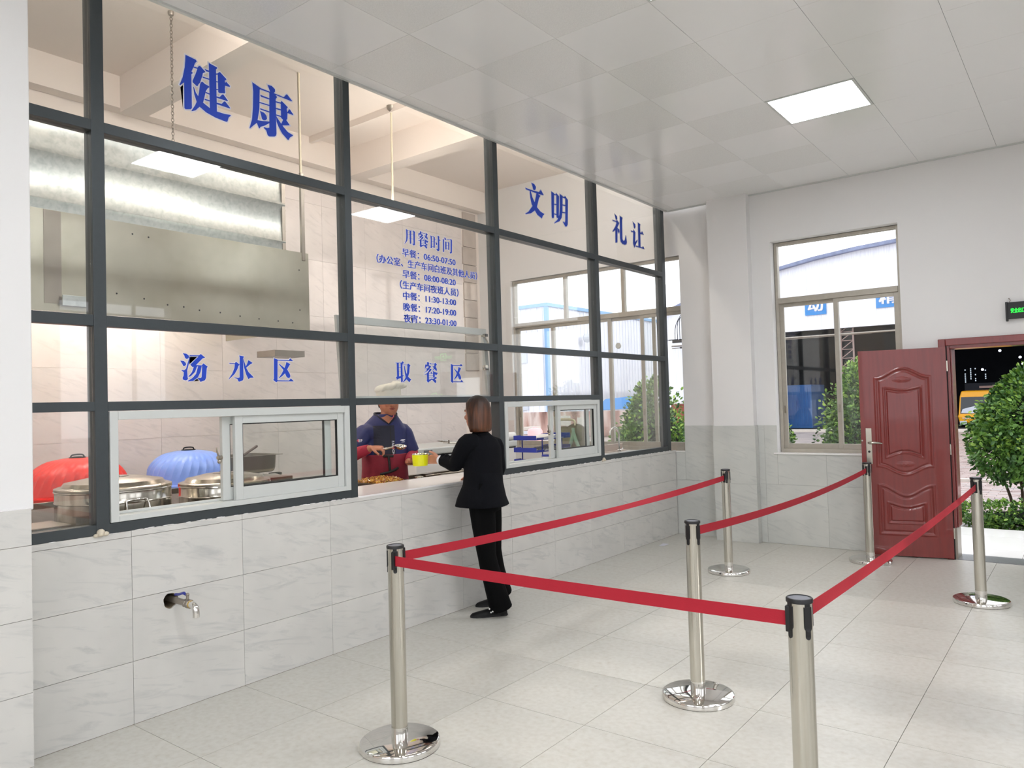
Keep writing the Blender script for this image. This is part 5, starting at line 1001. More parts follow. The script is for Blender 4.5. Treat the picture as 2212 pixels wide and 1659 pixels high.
wsign(-7.03, -6.04, 5.53, 6.36, '动', 'left blue square sign with one white character on the workshop gable')
wsign(-3.83, -2.80, 5.58, 6.42, '精', 'right blue square sign with one white character on the workshop gable')
# blue container and yellow truck inside the workshop
M('container_blue', (34, 104, 176), .5, var=.15, scale=2)
cn = thing('container', 'blue metal container standing inside the dark workshop', 'container', (-8.6, 41, GZ))
MB().box(-9.9, -7.75, 41, 43.4, GZ, 2.2).build('box', 'container_blue', cn, bevel=.02)
for x in np.arange(-9.85, -7.8, .2): B(x, x+.1, 40.96, 41, .05, 2.1).build('rib', 'container_blue', cn)
B(-9.5, -9.42, 40.93, 40.96, 1.6, 2.0).build('mark', 'plastic_red', cn)
tk = thing('truck', 'yellow truck cab parked in the dark workshop opening', 'truck', (0.0, 41.5, GZ))
M('truck_yellow', (238, 168, 32), .4, var=.05); M('dark_glass', (30, 36, 44), .1)
xa, xb = -1.12, 1.25; yf = 41.0
MB().rings([[(xa+.05, yf+q*0, GZ+.22), (xb-.05, yf, GZ+.22), (xb-.05, yf+1.8, GZ+.22), (xa+.05, yf+1.8, GZ+.22)] for q in (0,)]+[[(xa, yf-.06, .45), (xb, yf-.06, .45), (xb, yf+1.8, .45), (xa, yf+1.8, .45)], [(xa+.02, yf, .52), (xb-.02, yf, .52), (xb-.02, yf+1.8, .52), (xa+.02, yf+1.8, .52)], [(xa+.08, yf+.18, 1.36), (xb-.08, yf+.18, 1.36), (xb-.08, yf+1.8, 1.36), (xa+.08, yf+1.8, 1.36)], [(xa+.14, yf+.26, 1.62), (xb-.14, yf+.26, 1.62), (xb-.14, yf+1.8, 1.66), (xa+.14, yf+1.8, 1.66)]]).build('cab', 'truck_yellow', tk, bevel=.05)
MB().add([(xa+.1, yf-.0, .56), (xb-.1, yf-.0, .56), (xb-.14, yf+.165, 1.34), (xa+.14, yf+.165, 1.34), (xa+.1, yf+.04, .56), (xb-.1, yf+.04, .56), (xb-.14, yf+.2, 1.34), (xa+.14, yf+.2, 1.34)], [(0, 1, 2, 3), (7, 6, 5, 4), (0, 4, 5, 1), (1, 5, 6, 2), (2, 6, 7, 3), (3, 7, 4, 0)]).build('windscreen', 'dark_glass', tk)
MB().add([(xa+.14, yf-.01, .60), (-.1, yf-.01, .56), (.4, yf+.02, .72), (.2, yf+.07, .95), (-.4, yf+.07, .92), (xa+.2, yf+.03, .78)], [(0, 1, 2, 3, 4, 5)]).build('sun_shield', M('shield', (196, 202, 214), .4).name, tk, fixn=False)
MB().box(-.45, .55, yf-.075, yf-.05, .10, .16).box(-.45, .55, yf-.075, yf-.05, -.07+.04, .02).build('grille', 'rubber', tk)
MB().box(xa+.08, xa+.36, yf-.075, yf-.05, .05, .22).box(xb-.36, xb-.08, yf-.075, yf-.05, .05, .22).build('headlamp', 'shield', tk)
for k in range(8): B(-.93+k*.075, -.93+k*.075+.05, yf-.07, yf-.055, .335, .375).build('badge_letter', 'vinyl_white', tk)
for x in (xa+.18, xb-.18): MB().cyl((x-.14, yf+.6, .22), (x+.14, yf+.6, .22), .32, n=20).build('wheel', 'rubber', tk)
MB().box(xa+.1, xb-.1, yf+1.9, yf+6, .5, 2.0).build('cargo_body', 'shed_dark', tk, bevel=.03)
B(-.4, .2, yf+1.85, yf+1.9, 1.75, 1.85).build('cargo_plate', 'rust_grey', tk)
y2 = thing('loader', 'yellow loader roof half hidden behind the bush left of the door leaf', 'vehicle', (-4.6, 40, GZ))
MB().box(-5.5, -4.0, 40, 42, .9, 1.05).box(-5.4, -4.1, 40, 42, .3, .7).build('body', 'truck_yellow', y2, bevel=.04); MB().box(-5.3, -4.2, 40.1, 41.9, .7, .9).build('cab_glass', 'dark_glass', y2)
for x in (-5.2, -4.3): MB().cyl((x-.15, 40.8, .2), (x+.15, 40.8, .2), .3, n=16).build('wheel', 'rubber', y2)

# ---- white clad hall with blue trim, left
hl = thing('clad_hall', 'white ribbed warehouse with pale blue roof trim seen through the kitchen window', 'building', (-23.86, 40, GZ))
M('trim_blue', (128, 178, 226), .5)
MB().box(-34, -23.86, 40, 64, GZ, 8.0).build('body', 'cladding', hl)
for k, yy in enumerate(np.arange(40.4, 64, .45)): B(-23.86, -23.80, yy, yy+.06, GZ, 7.95).build('cladding_rib', 'cladding', hl)
for xx in np.arange(-27.4, -24, .45): B(xx, xx+.06, 39.94, 40.0, GZ, 7.95).build('cladding_rib', 'cladding', hl)
MB().box(-34.1, -23.7, 39.84, 64, 7.9, 8.12).box(-24.0, -23.75, 39.87, 40.1, GZ, 7.9).build('blue_trim', 'trim_blue', hl)
for z in (4.3, 1.2): B(-26.1, -25.5, 39.9, 39.99, z, z+.7).build('window', 'shield', hl)
MB().lathe((-23.4, 44.0, 6.0), [(.3, 0), (.32, .1), (.1, .15)], 16, axis=(1, -.3, 0)).build('wall_dish', 'shield', hl)
# ---- stained yard wall
ramp_mat('stained', [(0.32, (92, 56, 48)), (0.46, (176, 140, 130)), (0.6, (206, 190, 184)), (0.72, (150, 120, 112))], 1.0, rough=.9, stretch=(1.6, 1.6, .35), detail=8)
yw = B(-24, -10.4, 32, 32.25, GZ, 1.16).build('yard_wall', 'stained'); tag(yw, 'low yard wall streaked with reddish stains beyond the kitchen window', 'wall')
for k, (x0_, x1_, z0_, z1_) in enumerate([(-18.3, -17.0, .45, .95), (-16.6, -15.9, .3, .85)]): B(x0_, x1_, 31.985, 32.0, z0_, z1_).build('repair_patch', 'kerb', yw)
rb = B(-6.62, -5.2, 22, 22.3, GZ, 1.46).build('brick_wall', M('brickred', (138, 74, 62), .9, var=.2, scale=12).name); tag(rb, 'short red brick wall behind the kitchen-side bush', 'wall')
B(-6.66, -5.16, 21.95, 22.35, 1.46, 1.5).build('coping', 'kerb', rb)
br = thing('barrel', 'pink plastic barrel in front of the stained yard wall', 'barrel', (-10.53, 20, GZ))
MB().lathe((-10.53, 20, GZ), [(.22, 0), (.25, .05), (.25, .8), (.2, .88), (.1, .9)], 24).build('body', M('pink', (240, 176, 178), .5).name, br, smooth=40); MB().lathe((-10.53, 20, GZ+.9), [(.08, 0), (.08, .03), (.001, .03)], 16).build('cap', 'pink', br)
cr = thing('crate_stack', 'stack of grey crates beside the pink barrel', 'crates', (-11.0, 20.4, GZ))
for k in range(7): MB().box(-11.25, -10.8, 20.3, 20.7, GZ+k*.135, GZ+k*.135+.11).build('crate', 'shield' if k % 2 else 'kerb', cr, bevel=.01)
bc = thing('blue_canopy', 'small bright blue tarpaulin stall left of the big bush', 'canopy', (-15.6, 34, GZ))
MB().rings([[(-16.8, 34, 1.15), (-14.4, 34, 1.25), (-14.4, 35.5, 1.25), (-16.8, 35.5, 1.15)], [(-16.3, 34.3, 1.75), (-14.7, 34.3, 1.85), (-14.7, 35.2, 1.85), (-16.3, 35.2, 1.75)]]).build('tarp', 'sign_blue', bc)
for x in (-16.6, -14.6): MB().cyl((x, 34.2, GZ), (x, 34.2, 1.2), .04, n=8).build('post', 'steel_dull', bc)
up = thing('utility_pole', 'dark utility pole with wires outside the kitchen window edge', 'pole', (-7.83, 26, GZ))
MB().cyl((-7.83, 26, GZ), (-7.86, 26, 5.4), .09, .07, n=10).build('pole', M('pole_dark', (64, 60, 58), .9, var=.3, scale=5).name, up)
MB().box(-8.4, -7.3, 25.95, 26.02, 3.72, 3.82).box(-8.1, -7.6, 25.95, 26.02, 3.5, 3.56).build('crossarm', 'pole_dark', up)
for k in range(4): MB().tube([(-8.3+k*.1, 26, 3.8), (-8.25+k*.08, 26, 4.4+.1*k), (-7.85, 26, 5.0-.2*k)], .012, 5).build('wire', 'rubber', up)
MB().box(-7.98, -7.7, 25.9, 26.1, 2.6, 3.1).build('junction_box', 'pole_dark', up)
rb2 = thing('pier', 'pinkish plaster gate pier right of the kitchen-side bush', 'pier', (-5.9, 24, GZ)); MB().box(-6.55, -5.6, 24, 24.5, GZ, 1.9).build('body', M('pink_plaster', (232, 208, 198), .9).name, rb2, bevel=.01)

# ================================================================ PEOPLE
ramp_mat('skin', [(0.3, (186, 128, 104)), (0.7, (206, 150, 124))], 9, rough=.5)
ramp_mat('skin_tan', [(0.3, (168, 108, 82)), (0.7, (190, 128, 100))], 9, rough=.5)
M('black_cloth', (11, 12, 17), .9, spec=.15, var=.1, scale=40, bump=.15, bscale=220); M('black_trousers', (7, 7, 8), .9, spec=.12, var=.1, scale=40)
M('navy_cloth', (30, 38, 92), .55, var=.12, scale=14, bump=.25, bscale=14); M('navy_dark', (22, 25, 46), .6, var=.05); M('maroon', (128, 22, 44), .75, var=.1, scale=30, bump=.2, bscale=30)
M('maroon_shirt', (158, 34, 58), .75, var=.08, scale=30, bump=.25, bscale=26); M('hat_cloth', (232, 226, 214), .8, var=.03, bump=.2, bscale=20)
M('shoe_black', (10, 10, 11), .55, spec=.3); M('lips', (150, 78, 70), .5); M('white_eye', (225, 222, 216), .3); M('iris', (40, 26, 20), .3); M('pearl', (240, 238, 236), .15); M('hair_dark', (24, 18, 16), .45)
m = ramp_mat('hair_brown', [(0.3, (46, 25, 14)), (0.7, (104, 60, 34))], 60, rough=.42, stretch=(1, 1, .04), detail=3)
_n = m.node_tree; _b = _n.nodes['Principled BSDF']; _src = _b.inputs['Base Color'].links[0].from_socket   # dark regrown roots above dyed lengths
_g = _n.nodes.new('ShaderNodeNewGeometry'); _x = _n.nodes.new('ShaderNodeSeparateXYZ'); _n.links.new(_g.outputs['Position'], _x.inputs[0])
_r = _n.nodes.new('ShaderNodeMapRange'); _r.inputs[1].default_value = 1.54; _r.inputs[2].default_value = 1.665; _n.links.new(_x.outputs[2], _r.inputs[0])
_m = _n.nodes.new('ShaderNodeMix'); _m.data_type = 'RGBA'; _m.inputs[7].default_value = (.008, .005, .004, 1); _n.links.new(_r.outputs[0], _m.inputs[0]); _n.links.new(_src, _m.inputs[6]); _n.links.new(_m.outputs[2], _b.inputs['Base Color'])
def V(*a): return Vector(a)
class Fig:
    """maps local (right, forward, up) at a joint to the world"""
    def __init__(s, o, f): s.o = Vector(o); s.f = Vector((f[0], f[1], 0)).normalized(); s.r = Vector((s.f.y, -s.f.x, 0)); s.u = Vector((0, 0, 1))
    def p(s, r, f, u): return s.o + s.r*r + s.f*f + s.u*u
def torso(mb, levels, n=32, pw=2.4):
    """levels: (centre, fwd, halfwidth, front, back)"""
    rs = []
    for c, f, a, fr, bk in levels:
        f = Vector((f[0], f[1], 0)).normalized(); r = Vector((f.y, -f.x, 0)); ring = []
        for k in range(n):
            t = 2*math.pi*k/n; ct, st = math.cos(t), math.sin(t); q = (abs(ct)**pw+abs(st)**pw)**(-1/pw)
            ring.append(Vector(c)+r*(a*ct*q)+f*((fr if st > 0 else bk)*st*q))
        rs.append(ring)
    mb.rings(rs)
def hand(mb, wrist, d, nrm, thumb, s=1.0, curl=(.5, .55, .6, .65), tcurl=.4, spread=.05):
    """wrist, finger direction d, palm normal nrm, thumb = +1/-1 side; five fingers of different length"""
    d = Vector(d).normalized(); nrm = Vector(nrm); nrm = (nrm-d*nrm.dot(d)).normalized(); sd = d.cross(nrm)*thumb
    W = Vector(wrist)
    mb.rings([[W+d*(a*s)+sd*(w*s*math.cos(t)*((abs(math.cos(t))**3+abs(math.sin(t))**3)**(-1/3)) + (0.004*s if a > .03 else 0))+nrm*(h*s*math.sin(t)*((abs(math.cos(t))**3+abs(math.sin(t))**3)**(-1/3))) for t in np.linspace(0, 2*math.pi, 17)[:-1]]
              for a, w, h in ((-.03, .025, .019), (0, .026, .018), (.03, .034, .017), (.06, .040, .015), (.088, .040, .012), (.096, .036, .008))])
    for k, (off, ln, r) in enumerate(((.029, .072, .0086), (.0098, .080, .0088), (-.0098, .074, .0084), (-.029, .058, .0076))):
        p = W+d*(.083*s)+sd*(off*s); dd = (d+sd*(off*spread*20)).normalized(); pts = [p-dd*.02*s, p]; a = 0
        for fr in (.42, .32, .26):
            a += curl[k]; v = dd*math.cos(a)+nrm*math.sin(a); p = p+v*(ln*fr*s); pts.append(p)
        mb.tube(pts, [r*s*1.05, r*s, r*s*.96, r*s*.9, r*s*.78], 10, k=3)
    p = W+d*.022*s+sd*.026*s; v = (d*.65+sd*.72+nrm*.25).normalized(); pts = [p-v*.01*s, p+v*.012*s]; q = p+v*.034*s; pts.append(q)
    v2 = (v*math.cos(tcurl)+(d*.6+nrm*.6-sd*.1).normalized()*math.sin(tcurl)).normalized(); q = q+v2*.03*s; pts.append(q); v3 = (v2*math.cos(tcurl*.6)+(d*.7+nrm*.5-sd*.3).normalized()*math.sin(tcurl*.6)).normalized(); pts.append(q+v3*.024*s)
    mb.tube(pts, [.014*s, .0135*s, .0115*s, .0105*s, .0085*s], 10, k=3)
def head(mb, F, s=1.0, jw=1.0):
    """F.o = chin-level centre under the ears"""
    prof = [(-.012, .018, .066, .01), (0.0, .034, .080, .03), (.02, .048, .091, .055), (.05, .060, .094, .07), (.085, .067, .093, .085), (.12, .072, .091, .096), (.16, .074, .094, .099), (.195, .066, .085, .092), (.22, .046, .06, .066), (.235, .016, .02, .022)]
    rs = []
    for z, w_, fr, bk in prof:
        w_ *= 1+(jw-1)*max(0, 1-z/.2); ring = []
        for k in range(32):
            t = 2*math.pi*k/32; ct, st = math.cos(t), math.sin(t); q = (abs(ct)**2.2+abs(st)**2.2)**(-1/2.2); ring.append(F.p(w_*s*ct*q, (fr if st > 0 else bk)*s*st*q, z*s))
        rs.append(ring)
    mb.rings(rs)
    mb.tube([F.p(0, .088*s, .125*s), F.p(0, .098*s, .10*s), F.p(0, .108*s, .08*s), F.p(0, .095*s, .068*s)], [.007*s, .0095*s, .0135*s, .010*s], 10)
    for k in (-1, 1):
        mb.ball(F.p(k*.011*s, .097*s, .073*s), .009*s, n=8, m=6); mb.ball(F.p(k*.077*s, -.008*s, .10*s), .012*s, .020*s, .034*s, 10, 8, (F.r, F.f, F.u)); mb.ball(F.p(k*.034*s, .078*s, .085*s), .024*s, .018*s, .022*s, 10, 8, (F.r, F.f, F.u))
        mb.ball(F.p(k*.03*s, .087*s, .138*s), .024*s, .010*s, .008*s, 10, 8, (F.r, F.f, F.u))
def face(root, F, s=1.0, brow='hair_dark'):
    for k in (-1, 1):
        e = MB().ball(F.p(k*.032*s, .083*s, .118*s), .0125*s, .0125*s, .0085*s, 12, 8, (F.r, F.f, F.u)).build('eye', 'white_eye', root, smooth=60)
        MB().ball(F.p(k*.031*s, .092*s, .118*s), .006*s, .005*s, .006*s, 10, 8, (F.r, F.f, F.u)).build('iris', 'iris', e, smooth=60)
        MB().tube([F.p(k*.014*s, .096*s, .140*s), F.p(k*.032*s, .095*s, .146*s), F.p(k*.052*s, .080*s, .140*s)], [.003*s, .0042*s, .002*s], 6).build('eyebrow', brow, root, smooth=60)
    MB().tube([F.p(-.024*s, .088*s, .047*s), F.p(-.008*s, .0975*s, .051*s), F.p(0, .0985*s, .0495*s), F.p(.008*s, .0975*s, .051*s), F.p(.024*s, .088*s, .047*s)], [.002*s, .0052*s, .005*s, .0052*s, .002*s], 8).tube([F.p(-.020*s, .088*s, .043*s), F.p(0, .0975*s, .040*s), F.p(.020*s, .088*s, .043*s)], [.002*s, .0058*s, .002*s], 8).build('lips', 'lips', root, smooth=60)

# ---------------------------------------------------------------- the customer
fW = (-1.0, -0.10); fH = (-0.90, -0.42); fFt = (-0.62, -0.78)
wo = thing('person', 'woman with brown bob and black blazer holding a yellow bowl at the counter', 'person', (0.27, 4.47, 0))
HW = Fig((0.262, 4.392, 1.432), (-0.995, -0.04))
SHL, ELL, WRL = V(.275, 4.262, 1.325), V(.13, 4.285, 1.160), V(-.045, 4.296, 1.186)
SHR, ELR, WRR = V(.285, 4.585, 1.292), V(.27, 4.625, 1.085), V(.06, 4.60, 1.058)
b = MB(); head(b, HW, .93)
torso(b, [((.275, 4.44, .84), fH, .145, .09, .10), ((.285, 4.44, .92), fH, .15, .09, .105), ((.275, 4.435, 1.06), fW, .115, .08, .085), ((.27, 4.43, 1.2), fW, .135, .085, .09), ((.27, 4.43, 1.30), fW, .14, .08, .085), ((.27, 4.425, 1.355), fW, .10, .055, .065), ((.268, 4.41, 1.385), fW, .055, .045, .055)])
b.tube([(.272, 4.42, 1.34), (.268, 4.41, 1.40), (.262, 4.395, 1.47)], [.052, .048, .052], 16)
b.tube([V(.27, 4.40, 1.30), SHL, SHL.lerp(ELL, .5), ELL, ELL.lerp(WRL, .5), WRL], [.05, .047, .040, .034, .030, .022], 14)
b.tube([V(.27, 4.47, 1.28), SHR, SHR.lerp(ELR, .5), ELR, ELR.lerp(WRR, .5), WRR], [.05, .047, .040, .034, .030, .022], 14)
LF = [V(.315, 4.36, .86), V(.345, 4.37, .47), V(.375, 4.46, .08)]; LB = [V(.255, 4.515, .86), V(.225, 4.585, .47), V(.175, 4.715, .08)]
for L_ in (LF, LB): b.tube([L_[0], L_[0].lerp(L_[1], .5), L_[1], L_[1].lerp(L_[2], .4), L_[2]], [.075, .062, .046, .042, .03], 16)
hand(b, WRL, V(-1, -.10, 0), V(-.1, -1, 0), 1, .92, curl=(.32, .36, .40, .46), tcurl=.45)
hand(b, WRR, V(-.2, -.02, -.06), V(0, 0, -1), 1, .92, curl=(.15, .15, .18, .2), tcurl=.2)
body = remesh(b, 'body', .0036, 'skin', wo, 5, .5)
face(wo, HW, .93)
# hair: a chin-length bob with fine combed grooves, open at the face
hb = MB(); rs = []; n = 96
for z, w_, fr, bk in [(-.034, .084, -.012, .090), (-.026, .097, .010, .106), (.0, .103, .028, .112), (.05, .103, .045, .115), (.10, .097, .058, .113), (.15, .091, .078, .112), (.19, .080, .086, .103), (.22, .060, .066, .082), (.24, .036, .040, .052), (.249, .010, .012, .016)]:
    ring = []
    for k in range(n):
        t = 2*math.pi*k/n; ct, st = math.cos(t), math.sin(t); q = (abs(ct)**2.1+abs(st)**2.1)**(-1/2.1)
        g = 1+.010*math.sin(k*5.1+z*6)+.006*math.sin(k*2.3); fw = fr if st > 0 else bk
        ring.append(HW.p(w_*ct*q*g*.98, (fw*st*q if st > 0 or fr > 0 else bk*st*q)*g-.006, z*.99))
    rs.append(ring)
hb.rings(rs).build('hair', 'hair_brown', wo, smooth=70)
# blazer, welded from body and sleeves
j = MB()
torso(j, [((.30, 4.43, .84), fH, .205, .235, .172), ((.298, 4.43, .90), fH, .20, .215, .15), ((.29, 4.435, 1.0), fH, .180, .165, .135), ((.278, 4.44, 1.09), fW, .170, .132, .120), ((.273, 4.44, 1.2), fW, .168, .118, .122), ((.27, 4.435, 1.28), fW, .178, .112, .118), ((.27, 4.43, 1.335), fW, .145, .086, .098), ((.27, 4.42, 1.378), fW, .082, .055, .072), ((.268, 4.415, 1.398), fW, .062, .046, .062)], n=40)
j.tube([V(.272, 4.38, 1.29), SHL+V(0, .01, -.005), SHL.lerp(ELL, .5), ELL, ELL.lerp(WRL, .5), WRL.lerp(ELL, .14)], [.075, .074, .070, .060, .052, .042], 18)
j.tube([V(.272, 4.50, 1.27), SHR+V(0, -.01, -.005), SHR.lerp(ELR, .5), ELR, ELR.lerp(WRR, .5), WRR.lerp(ELR, .12)], [.07, .068, .060, .054, .048, .039], 18)
for t0, t1 in ((.2, .28), (.45, .52), (.7, .76)):   # creases of the reaching sleeve
    p = ELL.lerp(WRL, t0); j.tube([p+V(0, -.03, .045), p+V(-.01, 0, .05), p+V(-.02, .03, .04)], .012, 8)
jk = remesh(j, 'blazer', .005, 'black_cloth', wo, 7, .55)
MB().tube([HW.p(-.05, -.055, -.055), HW.p(0, -.078, -.045), HW.p(.05, -.055, -.055), HW.p(.065, 0, -.075), HW.p(.04, .05, -.12)], [.010, .013, .013, .012, .006], 10).build('collar', 'black_cloth', jk, smooth=50)
sp = V(.425, 4.335, 1.0)
MB().add([(.372, 4.262, .975), (.398, 4.325, .972), (.402, 4.325, 1.018), (.378, 4.262, 1.02)], [(0, 1, 2, 3), (3, 2, 1, 0)]).build('pocket_flap', 'black_trousers', jk, fixn=False)
MB().lathe(WRL.lerp(ELL, .10), [(.034, -.004), (.036, .006), (.033, .02)], 20, axis=(WRL-ELL)).build('shirt_cuff', 'vinyl_white', wo, smooth=50)
# trousers
p_ = MB(); torso(p_, [((.285, 4.44, .80), fH, .155, .105, .115), ((.288, 4.44, .87), fH, .165, .112, .125), ((.28, 4.44, 1.0), fH, .13, .095, .1)], n=32)
for L_, k in ((LF, 0), (LB, 1)):
    a = L_[0]+V(0, 0, -.0)
    p_.tube([a, L_[0].lerp(L_[1], .45), L_[1], L_[1].lerp(L_[2], .45), L_[2]+V(.01, .012, -.0+(.02 if k else -.02))], [.102, .090, .070, .074, .088], 24)
remesh(p_, 'trousers', .006, 'black_trousers', wo, 4, .5)
# shoes
def shoe(heel, toe, s=1.0):
    h_, t_ = Vector(heel), Vector(toe); d = (t_-h_).normalized(); sd = V(-d.y, d.x, 0); L_ = (t_-h_).length; rs = []
    for q, w_, hh in ((0.0, .012, .045), (.03, .027, .062), (.12, .033, .066), (.3, .034, .062), (.5, .040, .054), (.7, .043, .042), (.85, .038, .034), (.95, .026, .028), (1.0, .008, .018)):
        c = h_+d*(L_*q); rs.append([c+sd*(w_*x)+V(0, 0, z*hh) for x, z in ((-1, .02), (-1.02, .25), (-.92, .6), (-.55, .95), (0, 1.03), (.55, .95), (.92, .6), (1.02, .25), (1, .02), (.5, 0), (0, 0), (-.5, 0))])
    sh = MB().rings(rs).build('shoe', 'shoe_black', wo, smooth=60)
    rs = [];
    for q, w_ in ((-.01, .014), (.03, .030), (.3, .036), (.5, .042), (.7, .045), (.85, .040), (.95, .028), (1.01, .01)):
        c = h_+d*(L_*q); rs.append([c+sd*w_+V(0, 0, .0), c+sd*w_+V(0, 0, .012), c-sd*w_+V(0, 0, .012), c-sd*w_])
    MB().rings(rs).build('sole', 'rubber', sh); return sh
s_a = shoe((.392, 4.535, 0), (.205, 4.325, 0)); s_b = shoe((.19, 4.79, 0), (.045, 4.575, 0))
for x, y, z in ((.375, 4.385, .055), (.368, 4.372, .05), (.385, 4.40, .062), (.355, 4.37, .075)): MB().ball((x, y, z), .0065, n=10, m=8).build('pearl', 'pearl', s_a, smooth=60)
# ---------------------------------------------------------------- the bowl she holds out
bw = thing('yellow_bowl', 'yellow outside, steel inside rice bowl held out over the counter', 'bowl', (-.175, 4.214, 1.143))
c0 = (-.175, 4.214, 1.143)
MB().lathe(c0, [(.001, 0), (.054, 0), (.058, .004), (.0625, .06), (.064, .088), (.064, .090)], 44).build('shell', M('bowl_yellow', (226, 226, 14), .3, coat=.4).name, bw, smooth=40)
MB().lathe(c0, [(.065, .087), (.0665, .091), (.064, .094), (.062, .090), (.060, .06), (.052, .01), (.001, .007)], 44).build('liner', 'mirror_steel', bw, smooth=40)

# ---------------------------------------------------------------- the chef
fC = (.86, -.51)
ch = thing('person', 'cook in white toque, navy tunic and maroon apron behind the counter', 'person', (-.97, 4.57, 0))
HC = Fig((-.93, 4.602, 1.545), (.90, -.43))
SR, ER, RW = V(-1.01, 4.375, 1.39), V(-.97, 4.175, 1.205), V(-.765, 4.24, 1.272)
SL_, EL, LW = V(-.90, 4.735, 1.39), V(-.84, 4.79, 1.185), V(-.66, 4.56, 1.130)
b = MB(); head(b, HC, 1.05, 1.30)
CL = [(.80, .17, .12, .12), (.95, .172, .135, .12), (1.08, .165, .135, .11), (1.25, .175, .125, .11), (1.38, .172, .11, .105), (1.44, .145, .088, .092), (1.49, .10, .065, .07), (1.53, .07, .055, .06)]
torso(b, [((-.965+(0 if z < 1.3 else .01), 4.565, z), fC, a, f_, k_) for z, a, f_, k_ in CL])
b.tube([(-.96, 4.575, 1.42), (-.945, 4.59, 1.48), (-.93, 4.603, 1.56)], [.07, .068, .072], 16)
b.tube([V(-.96, 4.5, 1.38), SR, SR.lerp(ER, .5), ER, ER.lerp(RW, .5), RW], [.06, .058, .048, .042, .038, .027], 14)
b.tube([V(-.94, 4.64, 1.38), SL_, SL_.lerp(EL, .5), EL, EL.lerp(LW, .5), LW], [.06, .058, .048, .042, .038, .027], 14)
for sx in (-1, 1):
    F0 = Fig((-.965, 4.565, 0), fC); b.tube([F0.p(sx*.09, 0, .85), F0.p(sx*.095, 0, .47), F0.p(sx*.1, -.01, .06)], [.09, .06, .045], 14)
    b.tube([F0.p(sx*.1, -.03, .05), F0.p(sx*.105, .15, .035)], [.045, .035], 12)
hand(b, RW, V(.11, .06, .0), V(.02, .05, -.12), -1, 1.0, curl=(.75, .8, .85, .9), tcurl=.6)
hand(b, LW, V(.12, -.07, -.01), V(0, 0, 1), -1, 1.0, curl=(.5, .5, .55, .6), tcurl=.5)
remesh(b, 'body', .0038, 'skin_tan', ch, 5, .5)
face(ch, HC, 1.05)
# tunic: torso + short sleeves
j = MB(); torso(j, [((-.963, 4.565, z), fC, a+.022, f_+.02, k_+.02) for z, a, f_, k_ in [(1.10, .168, .138, .112), (1.25, .175, .125, .11), (1.36, .176, .11, .105), (1.42, .172, .102, .10), (1.465, .146, .088, .09)]]+[((-.957, 4.572, 1.515), fC, .125, .086, .092), ((-.953, 4.578, 1.548), fC, .098, .078, .088)], n=40)
j.tube([V(-.965, 4.48, 1.375), SR+V(0, .005, -.01), SR.lerp(ER, .5), SR.lerp(ER, .93)], [.085, .084, .080, .080], 20)
j.tube([V(-.945, 4.65, 1.375), SL_+V(0, -.005, -.01), SL_.lerp(EL, .5), SL_.lerp(EL, .93)], [.085, .082, .074, .070], 20)
for q in range(4): j.tube([SR+V(.02, .03, .05-.05*q), SR+V(.062, .005, .0-.05*q), SR+V(.062, -.035, -.05-.05*q)], [.006, .013, .006], 8)
tu_ = remesh(j, 'tunic', .0052, 'navy_cloth', ch, 6, .5)
tree = BVHTree.FromObject(tu_, bpy.context.evaluated_depsgraph_get())
org = absloc(tu_)
def drape(m, name, mat, parent, dirn, lift=.0025, fallback=None):
    """lay a flat piece on the tunic by casting along dirn"""
    d = Vector(dirn).normalized(); out = []
    for p in m.v:
        h_ = tree.ray_cast(Vector(p)-org, d, 1.0); q = h_[0] if h_[0] is not None else None
        out.append(tuple((q+org)-d*lift) if q is not None else tuple(p))
    m.v = out; return m.build(name, mat, parent, fixn=False)
FCg = Fig((-.965, 4.565, 0), fC); back = -FCg.f
def patch(r0, r1, z0, z1, nu=6, nv=14, dist=.4):
    m = MB(); vs = []; fs = []
    for jv in range(nv+1):
        for iu in range(nu+1): vs.append(FCg.p(r0+(r1-r0)*iu/nu, dist, z0+(z1-z0)*jv/nv))
    for jv in range(nv):
        for iu in range(nu): a = jv*(nu+1)+iu; fs.append((a, a+1, a+nu+2, a+nu+1))
    return m.add(vs, fs)
drape(patch(-.07, .115, 1.14, 1.45), 'front_panel', 'navy_dark', tu_, back, .002)
drape(patch(-.035, -.028, 1.13, 1.44, 1, 24), 'placket_seam', 'rubber', tu_, back, .003)
def word(s, r, z, h, vert=False, mat='vinyl_white', red=None, dist=.4, F_=None, dirn=None):
    F_ = F_ or FCg; m = text_mesh(s, 1.0, .02); v = np.array(m.v); lo = v[:, 0].min()
    if red is not None:
        ad = [0]
        for q in range(1, len(s)): ad.append(max(p[0] for p in text_mesh(s[:q], 1.0, .02).v)-lo+.06)
        for q, chh in enumerate(s): word(chh, r-(0 if vert else ad[q]*h), z-(ad[q]*h if vert else 0), h, vert, 'plastic_red' if q == red else mat, None, dist, F_, dirn)
        return
    # viewer's left-to-right is the figure's right-to-left
    m.v = [F_.p(r+b_*h if False else (r-(a-lo)*h if not vert else r-b_*h), dist, (z+b_*h if not vert else z-(a-lo)*h)) for a, b_, c in m.v]
    return drape(m, 'tunic_lettering', mat, tu_, dirn or back, .0035)
word('FASHION', -.040, 1.315, .030, vert=True, red=3)
FSl = Fig((-.99, 4.29, 0), (.79, -.61)); word('CHEF', .045, 1.32, .034, F_=FSl, dirn=-FSl.f, red=1)
